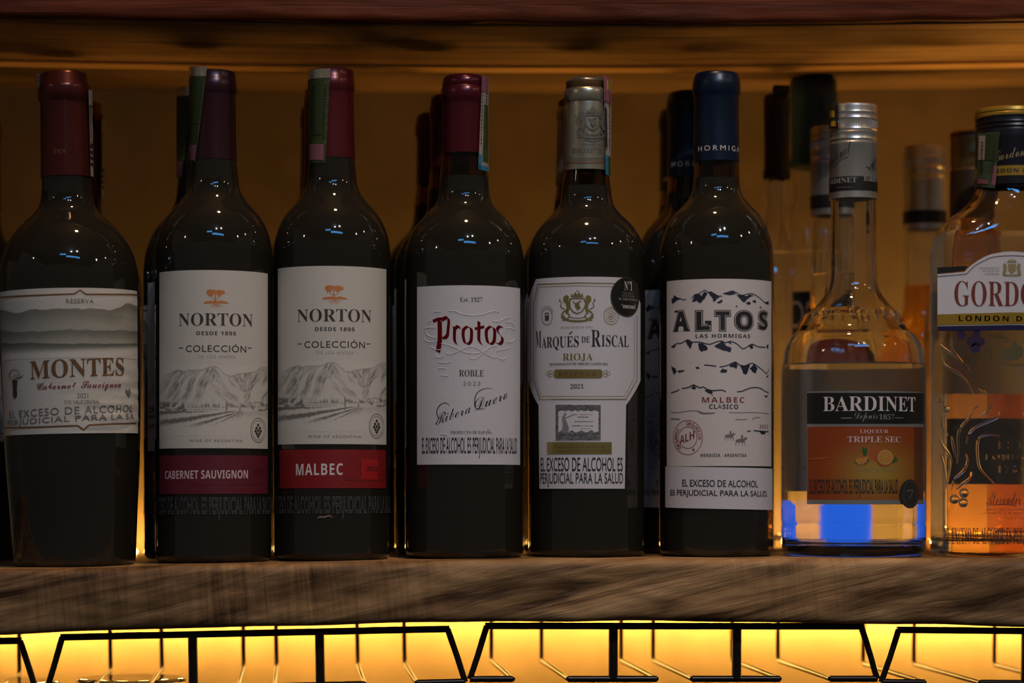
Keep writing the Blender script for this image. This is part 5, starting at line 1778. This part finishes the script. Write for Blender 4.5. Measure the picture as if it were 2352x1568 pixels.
    for px, py, r_ in ((2192, 1146, 11), (2214, 1132, 11), (2212.5, 1154, 11), (2175.5, 940, 8), (2162, 920, 5)):
        for xx in (px, 2 * cx - px):
            a, z = pe.pt(xx, py)
            mt = Matrix.Translation((a, -D + 0.0002, z)) @ Matrix.Diagonal((1, 0.55, 1, 1))
            bm = bmesh.new()
            bmesh.ops.create_uvsphere(bm, u_segments=18, v_segments=12, radius=r_ * k, matrix=mt)
            me = bpy.data.meshes.new('moulded_berry')
            bm.to_mesh(me)
            bm.free()
            link('moulded_berry', me, e, M_GLASS)
    V, Fc = [], []
    for t, x0, x1, yt, yb in (('EST', 2294, 2352, 1012, 1031), ('LONDON', 2264.5, 2383, 1043, 1056), ('1769', 2294, 2354, 1069, 1086)):
        v2, f2 = text2d(t, 'sans', 0.01, 1.5)
        lo, hi = v2.min(0), v2.max(0)
        (a0, z0), (a1, z1) = pe.pt(x0, yb), pe.pt(x1, yt)
        n0, m_ = len(V), len(v2)
        for lv in (0.0007, -0.0006):
            V += [(a0 + (p[0] - lo[0]) / (hi[0] - lo[0]) * (a1 - a0), -D - lv, z0 + (p[1] - lo[1]) / (hi[1] - lo[1]) * (z1 - z0)) for p in v2]
        ed = Counter(tuple(sorted((f[i], f[(i + 1) % len(f)]))) for f in f2 for i in range(len(f)))
        for f in f2:
            Fc.append(tuple(n0 + i for i in f))
            Fc.append(tuple(n0 + m_ + i for i in reversed(f)))
            for i in range(len(f)):
                u, v = f[i], f[(i + 1) % len(f)]
                if ed[tuple(sorted((u, v)))] == 1:
                    Fc.append((n0 + v, n0 + u, n0 + m_ + u, n0 + m_ + v))
    mesh('moulded_lettering', V, Fc, e, M_GLASS, False)
gin()

# ================================================================== glass racks under the plank
def rack(px_left, px_right, y_l, y_r, label):
    YF, YRr = 1.470, 1.632
    pL, pR = at(px_left, y_l, YF), at(px_right, y_r, YF)
    ax = atan2(pR.z - pL.z, pR.x - pL.x)
    W = (pR - pL).length
    e = empty('glass_rack', pL, (0, -ax, 0))
    tag(e, label, 'rack', 'stemware racks hung under the plank')
    r = 0.0020
    H = 0.0315                       # drop from top bar to rails
    tube('top_bar', [(-0.001, 0, 0), (W + 0.001, 0, 0)], 0.0021, e, M_ROD, 10)
    tube('rear_bar', [(-0.001, YRr - YF, -0.0012), (W + 0.001, YRr - YF, -0.0012)], r, e, M_ROD, 8)
    k = W / 865.0                    # px of the measured rack to metres
    def rail(x0, x1):
        tube('rail', [(x0, 0, -H), (x0, YRr - YF - 0.003, -H), (x0, YRr - YF, -H + 0.003), (x0, YRr - YF, -0.0012)], 0.0015, e, M_ROD, 8)
    for c in (290, 575):
        tube('post', [(c * k, 0, 0), (c * k, 0, -H)], 0.0029, e, M_ROD, 10)
        tube('foot', [((c - 103) * k, 0, -H), ((c + 100) * k, 0, -H)], r, e, M_ROD, 10)
        rail((c - 103) * k, 0)
        rail((c + 100) * k, 0)
    tube('slanted_arm', [(0, 0, 0), (-20 * k, 0, -H * 0.55), (-38 * k, 0, -H)], 0.0019, e, M_ROD, 10)
    tube('slanted_arm', [(W, 0, 0), (W + 22 * k, 0, -H * 0.55), (W + 38 * k, 0, -H)], 0.0019, e, M_ROD, 10)
    tube('foot', [(-38 * k, 0, -H), (60 * k, 0, -H)], r, e, M_ROD, 10)
    tube('foot', [(W - 72 * k, 0, -H), (W + 38 * k, 0, -H)], r, e, M_ROD, 10)
    rail(60 * k, 0)
    rail(W - 72 * k, 0)
    for c in (0.13, 0.80):
        box('mounting_tab', (c * W, 0.002, -0.0006), (c * W + 0.017, 0.014, 0.0014), e, M_ROD, 0.0004)
    return e
rack(1118, 1978, 1437, 1438, 'black iron stemware rack under the plank below the black and white labels')
rack(143, 1028, 1463, 1444, 'black iron stemware rack under the plank below the two tree label bottles')
rack(-842, 46, 1482, 1471, 'black iron stemware rack end at the left edge of the photo')
rack(2064, 2930, 1446, 1454, 'black iron stemware rack end at the right edge of the photo')
# hanging wine glasses
def wine_glass(px, Y, z_rail, label):
    p = at(px, 1540, Y)
    e = empty('wine_glass', (p.x, p.y, z_rail))
    tag(e, label, 'wine glass', 'glasses hanging in the racks')
    prof = [(0, 0.0005), (0.010, 0.0004), (0.032, -0.0006), (0.0335, 0.0), (0.0335, 0.0012), (0.024, 0.0024), (0.012, 0.0052), (0.0055, 0.0105), (0.0036, 0.018), (0.0032, 0.06), (0.004, 0.078), (0.012, 0.086), (0.028, 0.098), (0.038, 0.12), (0.039, 0.14), (0.034, 0.175),
            (0.0328, 0.175), (0.0378, 0.14), (0.0368, 0.121), (0.027, 0.0995), (0.011, 0.0878), (0, 0.0868)]
    V, Fc = lathe_data(prof, 64)
    V = [(x, -y, -z) for x, y, z in V]
    sharp(mesh('glass', V, Fc, e, M_GLASS), 50)
    return e
zr = at(150, 1468, 1.47).z - 0.0315 + 0.0015
wine_glass(302, 1.55, zr + 0.0008, 'clear wine glass hanging by its foot, left of the first upright post')
wine_glass(10, 1.55, zr - 0.0008, 'clear wine glass foot hanging at the left edge of the photo')

# ================================================================== lamps of the bar room behind the camera
def pendant(x, y, dz, r, rad, col, i):
    z = ZC + dz
    e = empty('pendant_lamp', (x, y, z))
    tag(e, ('round globe lamp hanging above the shelf', 'cool globe lamp hanging behind the camera', 'warm globe lamp hanging at right of the room',
            'small warm globe lamp hanging at left of the room', 'warm globe lamp hanging at the far right')[i], 'lamp')
    bm = bmesh.new()
    bmesh.ops.create_uvsphere(bm, u_segments=24, v_segments=14, radius=r)
    me = bpy.data.meshes.new('globe')
    bm.to_mesh(me)
    bm.free()
    link('globe', me, e, mat('lamp_globe_%d' % i, (0.8, 0.8, 0.8), 0.5, emit=col, estr=rad))
    lathe('socket', [(0, r * 0.9), (r * 0.5, r * 0.9), (r * 0.5, r * 1.5), (0, r * 1.6)], e, M_ROD, 20)
    tube('cord', [(0, 0, r * 1.5), (0, 0, 3.4 - z)], 0.003, e, M_ROD, 6)
for i, L in enumerate(FRONT_LAMPS):
    pendant(*L, i)
e_sp = empty('spotlight', SPOT_POS)
tag(e_sp, 'black ceiling spotlight aimed at the shelf from behind the camera', 'lamp')
_q = (SPOT_AIM - SPOT_POS).to_track_quat('-Z', 'Y')
o_sp = bpy.data.objects.new('spot_beam', sp)
COL.objects.link(o_sp)
o_sp.parent = e_sp
o_sp.rotation_euler = _q.to_euler()
can = lathe('can', [(0.040, -0.012), (0.042, -0.012), (0.042, 0.085), (0, 0.09), (0, 0.08), (0.038, 0.075), (0.040, -0.012)], e_sp, M_ROD, 32)
can.rotation_euler = _q.to_euler()
tube('stem', [(0, 0, 0.05), (0, 0, 3.4 - SPOT_POS.z)], 0.006, e_sp, M_ROD, 8)
def neon(name, x0, x1, y, z, r, label):
    e = empty('light_tube', ((x0 + x1) / 2, y, z))
    tag(e, label, 'lamp')
    h = (x1 - x0) / 2
    tube('tube', [(-h, 0, 0), (h, 0, 0)], r, e, mat('blue_tube_light', (0.3, 0.5, 0.8), 0.4, emit=(0.08, 0.42, 1.0), estr=BLUE_RAD), 14)
    box('housing', (-h, -r * 0.8, r * 1.0), (h, r * 0.8, r * 1.6), e, M_ROD)
    tube('hanger', [(-h * 0.8, 0, r * 1.6), (-h * 0.8, 0, 3.4 - z)], 0.003, e, M_ROD, 6)
    tube('hanger', [(h * 0.8, 0, r * 1.6), (h * 0.8, 0, 3.4 - z)], 0.003, e, M_ROD, 6)
neon('light_tube', -0.10, 0.95, -0.85, ZC + 1.62, 0.070, 'long blue light tube hanging behind the camera')
neon('light_tube', -0.55, -0.12, -0.62, ZC + 1.68, 0.060, 'short blue light tube hanging behind the camera')
